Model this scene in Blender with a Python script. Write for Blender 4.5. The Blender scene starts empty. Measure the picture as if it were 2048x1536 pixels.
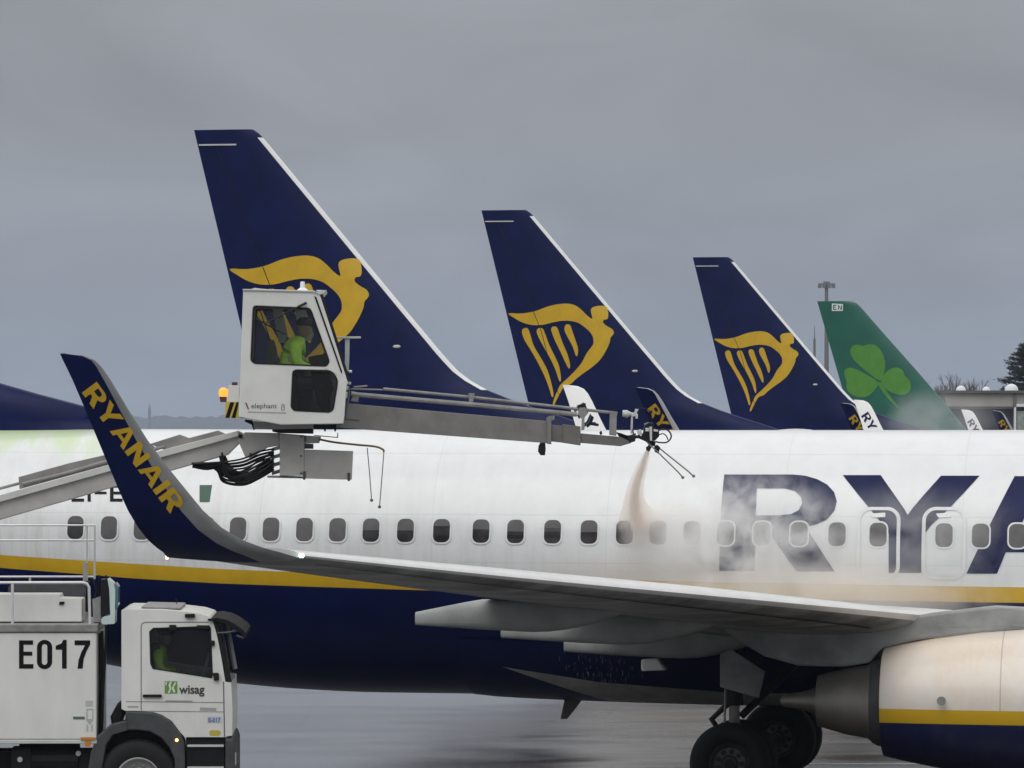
import bpy, bmesh, math, random
import numpy as np
from mathutils import Vector, Matrix
from mathutils.geometry import tessellate_polygon
R = math.radians
C = bpy.context.scene.collection
scn = bpy.context.scene

# ------------------------------------------------------------------ camera
FPX, CAMH, V0 = 10000.4, 5.1142, 871.48          # focal length in photo pixels, eye height, horizon row
cd = bpy.data.cameras.new('camera')
cam = bpy.data.objects.new('camera', cd)
C.objects.link(cam)
cam.location = (0, 0, CAMH)
cam.rotation_euler = (R(90), 0, 0)
cd.sensor_width = 36
cd.lens = FPX/2048*36
cd.shift_y = (V0-768)/2048
cd.clip_start = 1
cd.clip_end = 30000
scn.camera = cam

# ------------------------------------------------------------------ world: overcast sky
SUN_EL, SUN_AZ = R(52), R(205)                     # azimuth measured from +Y clockwise
w = bpy.data.worlds.new('World')
scn.world = w
w.use_nodes = True
nt = w.node_tree
nt.nodes.clear()


def wn(t, **k):
    n = nt.nodes.new(t)
    for a, b in k.items():
        setattr(n, a, b)
    return n


wo = wn('ShaderNodeOutputWorld')
bg = wn('ShaderNodeBackground')
sky = wn('ShaderNodeTexSky', sky_type='NISHITA', sun_disc=False, sun_elevation=SUN_EL, sun_rotation=SUN_AZ,
         air_density=1.2, dust_density=6.0, ozone_density=1.0)
tc = wn('ShaderNodeTexCoord')
sx = wn('ShaderNodeSeparateXYZ')
nt.links.new(tc.outputs['Generated'], sx.inputs[0])
ramp = wn('ShaderNodeValToRGB')                    # cloud deck: darker at the horizon, bright overhead
nt.links.new(sx.outputs['Z'], ramp.inputs[0])
ramp.color_ramp.interpolation = 'B_SPLINE'
els = ramp.color_ramp.elements
els[0].position = 0.0
els[0].color = (.262, .300, .375, 1)
els[1].position = 1.0
els[1].color = (1.28, 1.28, 1.30, 1)
for p, c in ((.012, (.262, .300, .375)), (.040, (.325, .350, .400)), (.075, (.300, .315, .345)), (.16, (.33, .345, .375)), (.45, (.86, .87, .89))):
    e = els.new(p)
    e.color = (*c, 1)
mp = wn('ShaderNodeMapping')
mp.inputs['Scale'].default_value = (7, 7, 20)
nt.links.new(tc.outputs['Generated'], mp.inputs[0])
nz = wn('ShaderNodeTexNoise')
nz.inputs['Scale'].default_value = 1.6
nz.inputs['Detail'].default_value = 5
nz.inputs['Roughness'].default_value = .5
nz.inputs['Distortion'].default_value = .6
nt.links.new(mp.outputs[0], nz.inputs['Vector'])
mr = wn('ShaderNodeMapRange')
mr.inputs['From Min'].default_value = .25
mr.inputs['From Max'].default_value = .75
mr.inputs['To Min'].default_value = .80
mr.inputs['To Max'].default_value = 1.10
nt.links.new(nz.outputs['Fac'], mr.inputs['Value'])
mul = wn('ShaderNodeVectorMath', operation='SCALE')
nt.links.new(ramp.outputs['Color'], mul.inputs[0])
nt.links.new(mr.outputs[0], mul.inputs['Scale'])
sc1 = wn('ShaderNodeVectorMath', operation='SCALE')
sc1.inputs['Scale'].default_value = .004
nt.links.new(sky.outputs[0], sc1.inputs[0])
add = wn('ShaderNodeVectorMath', operation='ADD')
nt.links.new(mul.outputs[0], add.inputs[0])
nt.links.new(sc1.outputs[0], add.inputs[1])
nt.links.new(add.outputs[0], bg.inputs['Color'])
bg.inputs['Strength'].default_value = 1.0
nt.links.new(bg.outputs[0], wo.inputs['Surface'])

# ------------------------------------------------------------------ sun behind the cloud
sd = bpy.data.lights.new('sun', 'SUN')
sd.energy = 1.0
sd.angle = R(50)
sd.color = (1.0, .975, .94)
sun = bpy.data.objects.new('sun', sd)
C.objects.link(sun)
d = Vector((math.sin(SUN_AZ)*math.cos(SUN_EL), math.cos(SUN_AZ)*math.cos(SUN_EL), math.sin(SUN_EL)))
sun.rotation_euler = (-d).to_track_quat('-Z', 'Y').to_euler()

vs = scn.view_settings
vs.view_transform = 'Standard'
vs.look = 'None'
vs.exposure = 0.0
vs.gamma = 1
scn.cycles.volume_bounces = 8
scn.cycles.max_bounces = 10
scn.cycles.transparent_max_bounces = 16
scn.cycles.volume_max_steps = 128


# ------------------------------------------------------------------ helpers
def tag(o, label=None, cat=None, group=None, kind=None):
    if label:
        o['label'] = label
    if cat:
        o['category'] = cat
    if group:
        o['group'] = group
    if kind:
        o['kind'] = kind
    return o


def thing(name, label, cat, loc=(0, 0, 0), rot=(0, 0, 0), group=None):
    o = bpy.data.objects.new(name, None)
    o.empty_display_size = .5
    C.objects.link(o)
    o.location = loc
    o.rotation_euler = rot
    return tag(o, label, cat, group)


def obj(name, V, F, mat, parent=None, smooth=False, mids=None, bevel=0, label=None):
    me = bpy.data.meshes.new(name)
    me.from_pydata([tuple(v) for v in V], [], F)
    me.validate()
    for m in (mat if isinstance(mat, (list, tuple)) else [mat]):
        me.materials.append(m)
    if mids and len(mids) == len(me.polygons):
        me.polygons.foreach_set('material_index', mids)
    bm = bmesh.new()
    bm.from_mesh(me)
    if not mids == 'keep':
        bmesh.ops.recalc_face_normals(bm, faces=bm.faces)
    bm.to_mesh(me)
    bm.free()
    if smooth:
        me.polygons.foreach_set('use_smooth', [True]*len(me.polygons))
        if smooth != 'all':
            try:
                me.set_sharp_from_angle(angle=R(smooth if smooth is not True else 40))
            except Exception:
                pass
    o = bpy.data.objects.new(name, me)
    C.objects.link(o)
    if parent is not None:
        o.parent = parent
    if label:
        o['label'] = label
    if bevel:
        b = o.modifiers.new('bevel', 'BEVEL')
        b.width = bevel
        b.segments = 2
        b.limit_method = 'ANGLE'
        b.angle_limit = R(40)
    return o


class MB:
    """collects simple shapes that become ONE mesh"""
    def __init__(s):
        s.V, s.F, s.M = [], [], []

    def add(s, V, F, m=0):
        n = len(s.V)
        s.V += [tuple(v) for v in V]
        s.F += [tuple(i+n for i in f) for f in F]
        s.M += [m]*len(F)
        return s

    def box(s, x0, x1, y0, y1, z0, z1, m=0):
        V = [(x, y, z) for x in (x0, x1) for y in (y0, y1) for z in (z0, z1)]
        return s.add(V, [(0, 1, 3, 2), (4, 6, 7, 5), (0, 4, 5, 1), (2, 3, 7, 6), (0, 2, 6, 4), (1, 5, 7, 3)], m)

    def tube(s, pts, r, n=8, m=0, cap=True):
        pts = [Vector(p) for p in pts]
        rr = r if isinstance(r, (list, tuple)) else [r]*len(pts)
        V, F = [], []
        up = None
        for i, p in enumerate(pts):
            t = (pts[min(i+1, len(pts)-1)]-pts[max(i-1, 0)]).normalized()
            if up is None:
                up = Vector((0, 0, 1)) if abs(t.z) < .9 else Vector((1, 0, 0))
            x = t.cross(up)
            if x.length < 1e-4:
                x = t.cross(Vector((0, 1, 0)))
            x.normalize()
            y = x.cross(t).normalized()
            up = y
            for k in range(n):
                a = 2*math.pi*k/n
                V.append(p+(x*math.cos(a)+y*math.sin(a))*rr[i])
        for i in range(len(pts)-1):
            for k in range(n):
                F.append((i*n+k, i*n+(k+1) % n, (i+1)*n+(k+1) % n, (i+1)*n+k))
        if cap:
            F.append(tuple(range(n))[::-1])
            F.append(tuple(range((len(pts)-1)*n, len(pts)*n)))
        return s.add(V, F, m)

    def lathe(s, prof, c, axis='y', n=32, m=0):
        """prof: list of (along axis, radius)"""
        V, F = [], []
        for (h, r) in prof:
            for k in range(n):
                a = 2*math.pi*k/n
                ca, sa = r*math.cos(a), r*math.sin(a)
                if axis == 'y':
                    V.append((c[0]+ca, c[1]+h, c[2]+sa))
                elif axis == 'x':
                    V.append((c[0]+h, c[1]+ca, c[2]+sa))
                else:
                    V.append((c[0]+ca, c[1]+sa, c[2]+h))
        for i in range(len(prof)-1):
            for k in range(n):
                F.append((i*n+k, i*n+(k+1) % n, (i+1)*n+(k+1) % n, (i+1)*n+k))
        return s.add(V, F, m)

    def loft(s, rings, m=0, cap=True, closed=True):
        n = len(rings[0])
        V = [p for r in rings for p in r]
        F = []
        for i in range(len(rings)-1):
            for k in range(n if closed else n-1):
                F.append((i*n+k, i*n+(k+1) % n, (i+1)*n+(k+1) % n, (i+1)*n+k))
        if cap:
            F.append(tuple(range(n)))
            F.append(tuple(range((len(rings)-1)*n, len(rings)*n)))
        return s.add(V, F, m)

    def plate(s, outer, holes, y0, y1, m=0):
        """outline in (x, z) with holes, extruded from y0 to y1"""
        loops = [outer]+list(holes)
        vl = [[Vector((p[0], p[1], 0)) for p in lp] for lp in loops]
        tris = tessellate_polygon(vl)
        flat = [p for lp in loops for p in lp]
        n = len(flat)
        V = [(p[0], y0, p[1]) for p in flat]+[(p[0], y1, p[1]) for p in flat]
        F = [tuple(t) for t in tris]+[tuple(i+n for i in t[::-1]) for t in tris]
        o = 0
        for lp in loops:
            k = len(lp)
            for i in range(k):
                j = (i+1) % k
                F.append((o+i, o+j, n+o+j, n+o+i))
            o += k
        return s.add(V, F, m)

    def obj(s, name, mat, parent=None, smooth=False, bevel=0, label=None):
        return obj(name, s.V, s.F, mat, parent, smooth, s.M if isinstance(mat, (list, tuple)) else None, bevel, label)


def rrect(x0, z0, x1, z1, r, n=5):
    P = []
    for cx, cz, a0 in ((x1-r, z1-r, 0), (x0+r, z1-r, 90), (x0+r, z0+r, 180), (x1-r, z0+r, 270)):
        for i in range(n+1):
            a = R(a0+90*i/n)
            P.append((cx+r*math.cos(a), cz+r*math.sin(a)))
    return P


def rounded(P, r, n=4):
    """round the corners of a polygon"""
    out = []
    k = len(P)
    for i in range(k):
        p = Vector(P[i]); a = Vector(P[i-1]); b = Vector(P[(i+1) % k])
        rr = min(r, (a-p).length*.45, (b-p).length*.45)
        s, e = p+(a-p).normalized()*rr, p+(b-p).normalized()*rr
        for j in range(n+1):
            t = j/n
            q = s*(1-t)**2+p*2*t*(1-t)+e*t*t
            out.append((q.x, q.y))
    return out


def smooth_poly(P, n=4):
    """closed Catmull-Rom through the points"""
    out = []
    k = len(P)
    for i in range(k):
        p0, p1, p2, p3 = [np.array(P[(i+j-1) % k], float) for j in range(4)]
        for j in range(n):
            t = j/n
            q = .5*((2*p1)+(-p0+p2)*t+(2*p0-5*p1+4*p2-p3)*t*t+(-p0+3*p1-3*p2+p3)*t**3)
            out.append((q[0], q[1]))
    return out


def spline(P, n=6):
    P = [Vector(p) for p in P]
    out = []
    for i in range(len(P)-1):
        p0, p1, p2, p3 = P[max(i-1, 0)], P[i], P[i+1], P[min(i+2, len(P)-1)]
        for j in range(n):
            t = j/n
            out.append(.5*((2*p1)+(-p0+p2)*t+(2*p0-5*p1+4*p2-p3)*t*t+(-p0+3*p1-3*p2+p3)*t**3))
    out.append(P[-1])
    return out


def interp(x, xs, ys):
    return float(np.interp(x, xs, ys))


def cubic(x, xs, ys):
    """monotone-ish cubic interpolation"""
    if x <= xs[0]:
        return ys[0]
    if x >= xs[-1]:
        return ys[-1]
    i = max(0, min(len(xs)-2, int(np.searchsorted(xs, x))-1))

    def sl(j):
        if j <= 0 or j >= len(xs)-1:
            return 0 if j <= 0 or True else 0
        d0 = (ys[j]-ys[j-1])/(xs[j]-xs[j-1]); d1 = (ys[j+1]-ys[j])/(xs[j+1]-xs[j])
        return 0 if d0*d1 <= 0 else 2*d0*d1/(d0+d1)
    h = xs[i+1]-xs[i]
    t = (x-xs[i])/h
    m0 = sl(i) if i > 0 else (ys[1]-ys[0])/(xs[1]-xs[0])
    m1 = sl(i+1) if i+1 < len(xs)-1 else (ys[-1]-ys[-2])/(xs[-1]-xs[-2])
    return (2*t**3-3*t*t+1)*ys[i]+(t**3-2*t*t+t)*h*m0+(-2*t**3+3*t*t)*ys[i+1]+(t**3-t*t)*h*m1


def decal(name, loops, fn, mat, parent, gx=None, gz=None):
    """flat outline(s) in (x, z), cut on a grid and laid on a surface by fn(x, z) -> 3D.  loops: list of [outer, hole, ...]"""
    bm = bmesh.new()
    for lp in loops:
        vl = [[Vector((p[0], p[1], 0)) for p in q] for q in lp]
        flat = [bm.verts.new((p[0], 0, p[1])) for q in lp for p in q]
        for t in tessellate_polygon(vl):
            try:
                bm.faces.new([flat[i] for i in t])
            except ValueError:
                pass
    return drape(name, bm, fn, mat, parent, gx, gz)


def drape(name, bm, fn, mat, parent, gx, gz):
    for ax, g in ((0, gx), (2, gz)):
        if not g or not bm.verts:
            continue
        lo = min(v.co[ax] for v in bm.verts); hi = max(v.co[ax] for v in bm.verts)
        k = math.ceil(lo/g)*g
        while k < hi:
            no = Vector((0, 0, 0)); no[ax] = 1
            co = Vector((0, 0, 0)); co[ax] = k
            bmesh.ops.bisect_plane(bm, geom=bm.verts[:]+bm.edges[:]+bm.faces[:], plane_co=co, plane_no=no)
            k += g
    for v in bm.verts:
        v.co = Vector(fn(v.co.x, v.co.z))
    bmesh.ops.recalc_face_normals(bm, faces=bm.faces)
    me = bpy.data.meshes.new(name)
    bm.to_mesh(me)
    bm.free()
    me.materials.append(mat)
    o = bpy.data.objects.new(name, me)
    C.objects.link(o)
    if parent is not None:
        o.parent = parent
    return o


def text_bm(s, h, w=None, bold=0.0):
    """text as flat mesh in (x, z): cap height h, optional total width w, origin lower left"""
    cu = bpy.data.curves.new('txt', 'FONT')
    cu.body = s
    cu.size = 1
    cu.offset = bold
    cu.resolution_u = 4
    o = bpy.data.objects.new('txt', cu)
    C.objects.link(o)
    dg = bpy.context.evaluated_depsgraph_get()
    me = o.evaluated_get(dg).to_mesh()
    bm = bmesh.new()
    bm.from_mesh(me)
    o.evaluated_get(dg).to_mesh_clear()
    bpy.data.objects.remove(o)
    xs = [v.co.x for v in bm.verts]
    x0, x1 = min(xs), max(xs)
    sy = h/.73
    sx_ = (w/(x1-x0)) if w else sy
    for v in bm.verts:
        v.co = Vector(((v.co.x-x0)*sx_, 0, v.co.y*sy))
    return bm


# ------------------------------------------------------------------ materials
MATS = {}


def mat(name, col, rough=.45, metal=0.0, var=.06, vscale=3.0, coat=0.0, bump=0.0, bscale=40.0, stretch=(1, 1, 1), spec=None):
    if name in MATS:
        return MATS[name]
    m = bpy.data.materials.new(name)
    m.use_nodes = True
    t = m.node_tree
    b = t.nodes['Principled BSDF']
    b.inputs['Roughness'].default_value = rough
    b.inputs['Metallic'].default_value = metal
    if spec is not None:
        b.inputs['Specular IOR Level'].default_value = spec
    if coat:
        b.inputs['Coat Weight'].default_value = coat
        b.inputs['Coat Roughness'].default_value = .08
    tcn = t.nodes.new('ShaderNodeTexCoord')
    mpn = t.nodes.new('ShaderNodeMapping')
    mpn.inputs['Scale'].default_value = stretch
    t.links.new(tcn.outputs['Object'], mpn.inputs[0])
    n = t.nodes.new('ShaderNodeTexNoise')
    n.inputs['Scale'].default_value = vscale
    n.inputs['Detail'].default_value = 6
    n.inputs['Roughness'].default_value = .6
    t.links.new(mpn.outputs[0], n.inputs['Vector'])
    mx = t.nodes.new('ShaderNodeMix')
    mx.data_type = 'RGBA'
    mx.inputs[6].default_value = (*[c*(1-var*1.6) for c in col], 1)
    mx.inputs[7].default_value = (*[min(1, c*(1+var)) for c in col], 1)
    mm = t.nodes.new('ShaderNodeMapRange')
    mm.inputs['From Min'].default_value = .3
    mm.inputs['From Max'].default_value = .7
    t.links.new(n.outputs['Fac'], mm.inputs['Value'])
    t.links.new(mm.outputs[0], mx.inputs[0])
    t.links.new(mx.outputs[2], b.inputs['Base Color'])
    if bump:
        n2 = t.nodes.new('ShaderNodeTexNoise')
        n2.inputs['Scale'].default_value = bscale
        n2.inputs['Detail'].default_value = 4
        t.links.new(mpn.outputs[0], n2.inputs['Vector'])
        bp = t.nodes.new('ShaderNodeBump')
        bp.inputs['Strength'].default_value = bump
        bp.inputs['Distance'].default_value = .02
        t.links.new(n2.outputs['Fac'], bp.inputs['Height'])
        t.links.new(bp.outputs[0], b.inputs['Normal'])
    MATS[name] = m
    return m


class NT:
    """small node-building helper on a material's tree"""
    def __init__(s, m):
        s.t = m.node_tree

    def n(s, ty, ins=None, **k):
        nd = s.t.nodes.new(ty)
        for a, b in k.items():
            setattr(nd, a, b)
        for a, b in (ins or {}).items():
            if isinstance(b, bpy.types.NodeSocket):
                s.t.links.new(b, nd.inputs[a])
            else:
                nd.inputs[a].default_value = b
        return nd

    def math(s, op, a, b=0.0, clamp=False):
        return s.n('ShaderNodeMath', {0: a, 1: b}, operation=op, use_clamp=clamp).outputs[0]

    def rng(s, v, a, b, c=0.0, d_=1.0, smooth=False):
        nd = s.n('ShaderNodeMapRange', {'Value': v, 'From Min': a, 'From Max': b, 'To Min': c, 'To Max': d_})
        if smooth:
            nd.interpolation_type = 'SMOOTHSTEP'
        return nd.outputs[0]

    def mix(s, f, a, b):
        nd = s.n('ShaderNodeMix', data_type='RGBA')
        for i, v in ((0, f), (6, a), (7, b)):
            if isinstance(v, bpy.types.NodeSocket):
                s.t.links.new(v, nd.inputs[i])
            else:
                nd.inputs[i].default_value = (*v, 1) if i and len(v) == 3 else v
        return nd.outputs[2]

    def noise(s, vec, scale, stretch=(1, 1, 1), detail=5, rough=.6, dist=0):
        mpn = s.n('ShaderNodeMapping', {0: vec, 'Scale': stretch})
        return s.n('ShaderNodeTexNoise', {'Vector': mpn.outputs[0], 'Scale': scale, 'Detail': detail, 'Roughness': rough, 'Distortion': dist}).outputs['Fac']


WHITE = (.78, .79, .78)
NAVY = (.0026, .0080, .060)
YELLOW = (.60, .37, .010)
NAVY_M = mat('navy_paint', NAVY, .38, var=.15, vscale=1.5, spec=.16)
YELLOW_M = mat('yellow_paint', YELLOW, .35, var=.06, coat=.2)
WHITE_M = mat('white_paint', WHITE, .35, var=.04, coat=.2)
GREY_M = mat('wing_grey_paint', (.29, .295, .292), .5, var=.34, vscale=1.3, spec=.3, stretch=(.7, 1.6, 1))
CANOE_M = mat('fairing_grey', (.31, .32, .315), .5, var=.15, vscale=2, spec=.3)
KEEL_M = mat('keel_grey', (.24, .24, .235), .5, var=.2, vscale=3)
GAP_M = mat('gap_brown', (.035, .026, .022), .7, var=.3)
EDGE_M = mat('leading_edge_grey', (.24, .245, .245), .45, var=.12)
SLAT_M = mat('slat_pale_metal', (.74, .74, .73), .32, metal=.25, var=.05)
PALE_M = mat('pale_grey_paint', (.55, .56, .55), .42, var=.08)
METAL_M = mat('bare_metal', (.62, .62, .61), .35, metal=.8, var=.1, vscale=2)
DMETAL_M = mat('exhaust_metal', (.32, .305, .285), .5, metal=.8, var=.12, vscale=2.5)
RUBBER_M = mat('tyre_rubber', (.008, .008, .009), .8, var=.3, vscale=8)
BLACK_M = mat('black_plastic', (.008, .008, .009), .5, var=.3, vscale=8, spec=.3)
DGREY_M = mat('dark_grey_plastic', (.055, .057, .062), .55, var=.2, vscale=6)
STEEL_M = mat('grey_steel', (.27, .265, .26), .5, metal=.2, var=.18, vscale=5)
RIM_M = mat('wheel_rim', (.075, .075, .078), .45, metal=.5, var=.25, vscale=9)
PANE_M = mat('cabin_window_pane', (.035, .033, .036), .12, var=.35, vscale=5)
BLIND_OR_VEIL_M = mat('window_blind_or_veil', (.095, .09, .095), .5, var=.15, vscale=5)
FRAME_M = mat('window_frame_grey', (.735, .75, .755), .4, var=.08)


def fuselage_white():
    m = mat('fuselage_white', (.735, .755, .765), .30, var=.03, coat=.3)
    g = NT(m)
    b = g.t.nodes['Principled BSDF']
    co = g.n('ShaderNodeTexCoord').outputs['Object']
    s = g.n('ShaderNodeSeparateXYZ', {0: co})
    X, Z = s.outputs['X'], s.outputs['Z']
    base = b.inputs['Base Color'].links[0].from_socket
    # vertical drip streaks of grime, heavier aft and low
    st = g.noise(co, 4.0, (1.6, .3, .22), 6, .65)
    aft = g.rng(X, 4.0, -6.0, .16, .75)
    low = g.rng(Z, 4.7, 3.0, .25, 1.0)
    f = g.math('MULTIPLY', g.math('MULTIPLY', g.rng(st, .45, .72), aft), low)
    c1 = g.mix(f, base, (.44, .43, .36))
    # skin panel joints
    lines = None
    for z0, wd in ((3.985, .008), (3.30, .006), (4.86, .006)):
        l = g.math('LESS_THAN', g.math('ABSOLUTE', g.math('SUBTRACT', Z, z0)), wd)
        lines = l if lines is None else g.math('MAXIMUM', lines, l)
    fr = g.math('LESS_THAN', g.math('ABSOLUTE', g.math('SUBTRACT', g.math('FRACT', g.math('MULTIPLY', X, 1/2.54)), .5)), .0024)
    lines = g.math('MULTIPLY', g.math('MAXIMUM', lines, fr), .17)
    c2 = g.mix(lines, c1, (.25, .26, .28))
    # pale green anti-icing fluid lying on the crown aft, running down in drips
    dr = g.noise(co, 2.2, (1.2, .3, .12), 4, .6)
    edge = g.math('ADD', Z, g.math('MULTIPLY', g.math('SUBTRACT', dr, .5), 1.5))
    gm = g.math('MULTIPLY', g.rng(edge, 4.72, 5.1, 0, 1, True), g.rng(X, -3.0, -4.6, 0, .62, True))
    c3 = g.mix(gm, c2, (.52, .70, .30))
    # orange fluid running from the spray
    dx = g.rng(X, 2.3, 3.6, 0, 1, True)
    o1 = g.math('MULTIPLY', g.math('MULTIPLY', dx, g.rng(X, 8.5, 6.5, 0, 1, True)), g.rng(Z, 3.6, 2.9, 0, .45, True))
    o1 = g.math('MULTIPLY', o1, g.rng(g.noise(co, 3.0, (1, .4, .3), 5), .3, .7, .35, 1))
    c4 = g.mix(o1, c3, (.70, .52, .36))
    g.t.links.new(c4, b.inputs['Base Color'])
    rp = g.noise(co, 1.6, (1, 1, 1), 3)
    bp = g.n('ShaderNodeBump', {'Strength': .35, 'Distance': .02, 'Height': rp})
    g.t.links.new(bp.outputs[0], b.inputs['Normal'])
    return m


FUS_M = fuselage_white()


def nacelle_mat():
    m = mat('nacelle_paint', WHITE, .34, var=.05, coat=.25)
    g = NT(m)
    b = g.t.nodes['Principled BSDF']
    co = g.n('ShaderNodeTexCoord').outputs['Object']
    s = g.n('ShaderNodeSeparateXYZ', {0: co})
    X, Z = s.outputs['X'], s.outputs['Z']
    base = b.inputs['Base Color'].links[0].from_socket
    # dried orange de-icing fluid in speckles, over a broad painted mist tint
    sp = g.noise(co, 16, (1, 1, .4), 8, .75)
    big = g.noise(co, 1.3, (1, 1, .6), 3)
    f = g.math('MULTIPLY', g.rng(sp, .36, .66), g.rng(big, .30, .62))
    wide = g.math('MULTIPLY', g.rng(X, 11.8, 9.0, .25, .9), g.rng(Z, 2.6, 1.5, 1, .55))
    base = g.mix(g.math('MULTIPLY', g.rng(big, .2, .7, .6, .95), wide), base, (.70, .56, .41))  # warm beige mist painted into the base colour
    f = g.math('MULTIPLY', f, g.math('MULTIPLY', g.rng(X, 8.0, 8.9, .3, 1), g.rng(X, 11.2, 9.4, .1, .85)))
    c = g.mix(g.math('MULTIPLY', f, .45), base, (.66, .47, .29))
    pl = g.math('LESS_THAN', g.math('ABSOLUTE', g.math('SUBTRACT', X, 9.72)), .009)
    c = g.mix(g.math('MULTIPLY', pl, .5), c, (.2, .2, .2))
    c = g.mix(g.math('LESS_THAN', Z, 1.475), c, YELLOW)
    bl = g.noise(co, 5, (1, 1, .5), 5)
    blue = g.mix(g.math('MULTIPLY', g.rng(bl, .5, .8), .10), NAVY, (.25, .18, .12))
    c = g.mix(g.math('LESS_THAN', Z, 1.285), c, blue)
    g.t.links.new(c, b.inputs['Base Color'])
    return m


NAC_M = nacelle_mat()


def glass(name, tint=(.6, .65, .65), alpha=.35, rough=.03):
    m = bpy.data.materials.new(name)
    m.use_nodes = True
    g = NT(m)
    b = g.t.nodes['Principled BSDF']
    out = g.t.nodes['Material Output']
    co = g.n('ShaderNodeTexCoord').outputs['Object']
    nzv = g.noise(co, 6, detail=4)
    b.inputs['Roughness'].default_value = rough
    b.inputs['Base Color'].default_value = (*[c*.1 for c in tint], 1)
    tr = g.n('ShaderNodeBsdfTransparent', {'Color': (*tint, 1)})
    mx = g.n('ShaderNodeMixShader', {0: g.rng(nzv, .3, .7, alpha*.85, alpha*1.1), 1: tr.outputs[0], 2: b.outputs[0]})
    g.t.links.new(mx.outputs[0], out.inputs['Surface'])
    return m


GLASS_M = glass('tinted_glass', (.86, .88, .87), .14)
DGLASS_M = glass('dark_glass', (.72, .75, .76), .16)


def lamp_mat(name, col, strength):
    m = bpy.data.materials.new(name)
    m.use_nodes = True
    g = NT(m)
    b = g.t.nodes['Principled BSDF']
    co = g.n('ShaderNodeTexCoord').outputs['Object']
    nzv = g.noise(co, 30, detail=2)
    b.inputs['Base Color'].default_value = (*col, 1)
    b.inputs['Emission Color'].default_value = (*col, 1)
    g.t.links.new(g.rng(nzv, .2, .8, strength*.9, strength*1.1), b.inputs['Emission Strength'])
    return m


# ------------------------------------------------------------------ airliner geometry (local: x forward, y to port, z up)
ZT, ZB, ZC = 5.206, 1.318, 3.33


def sec(a):
    """fuselage section at station a -> top, bottom, half width"""
    p = 25.4-a
    if p < 6.5:
        xs = [0, .25, .7, 1.3, 2.2, 3.4, 5, 6.5]
        return (cubic(p, xs, [2.77, 3.02, 3.32, 3.62, 4.25, 4.82, 5.12, ZT]), cubic(p, xs, [2.73, 2.45, 2.15, 1.93, 1.68, 1.48, 1.36, ZB]),
                cubic(p, xs, [.02, .42, .72, .98, 1.28, 1.58, 1.80, 1.88]))
    q = -a
    top = cubic(q, [0, 6, 8, 10, 12.7], [ZT, ZT, 5.17, 5.08, 4.85])
    bot = cubic(q, [-2, 0, 1, 2, 3, 4, 6, 8, 10, 12.7], [ZB, 1.325, 1.36, 1.435, 1.55, 1.70, 2.12, 2.62, 3.20, 4.15])
    hw = cubic(q, [0, 1, 3, 5, 7, 9, 11, 12.7], [1.88, 1.875, 1.82, 1.66, 1.40, 1.04, .62, .18])
    return top, bot, hw


def side(a, z):
    """half width of the fuselage at station a and height z"""
    t, b, hw = sec(a)
    zc = b+(t-b)*.5175
    k = (z-zc)/((t-zc) if z > zc else (zc-b))
    return hw*math.sqrt(max(0, 1-k*k))


class Pose:
    def __init__(s, X, Y, th, pit=0.0):
        s.X, s.Y, s.th, s.pit = X, Y, th, pit
        s.c, s.s = math.cos(th), math.sin(th)

    def un(s, u, v, b):
        """photo pixel on the vertical plane b (metres to starboard) -> (a, z)"""
        k = (u-1024)/FPX
        a = (k*(s.Y-b*s.c)-s.X+b*s.s)/(s.c+k*s.s)
        Y = s.Y-a*s.s-b*s.c
        return a, CAMH-(v-V0)/FPX*Y+a*s.pit

    def surf(s, u, v):
        b = 1.86
        for _ in range(8):
            a, z = s.un(u, v, b)
            b = side(a, z)
        return a, b, z

    def place(s, o):
        o.location = (s.X, s.Y, 0)
        o.rotation_euler = (0, s.pit, -s.th)


P0 = Pose(-2.1021, 73.8954, .1706, .0023)
P1 = Pose(5.8729, 118.3145, .1927)
P2 = Pose(12.5913, 159.2856, .1861)
P3 = Pose(20.9683, 201.8493, .1862)

_st = [(-150, 1095, 1121), (0, 1110, 1136), (160, 1120.6, 1148), (260, 1127, 1156.5), (440, 1138, 1167), (640, 1146, 1174), (860, 1151, 1181), (1200, 1158, 1190), (1400, 1164, 1195), (1660, 1168, 1200), (2048, 1175, 1206)]
STA, STT, STB = [], [], []
for u, v1, v2 in _st:
    a, b, z = P0.surf(u, v1); a2, b2, z2 = P0.surf(u, v2)
    STA.append(a); STT.append(z); STB.append(z2)


def stripe(a):
    t, b, hw = sec(a)
    zt, zb = interp(a, STA, STT), interp(a, STA, STB)
    if a < STA[0]:
        zt += (STA[0]-a)*.085; zb += (STA[0]-a)*.085
    zt = min(zt, t-.06*(t-b)); zb = min(zb, zt-.03*(t-b))
    zt = max(zt, b+.25*(t-b)); zb = max(zb, b+.2*(t-b))
    return zt, zb


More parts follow.
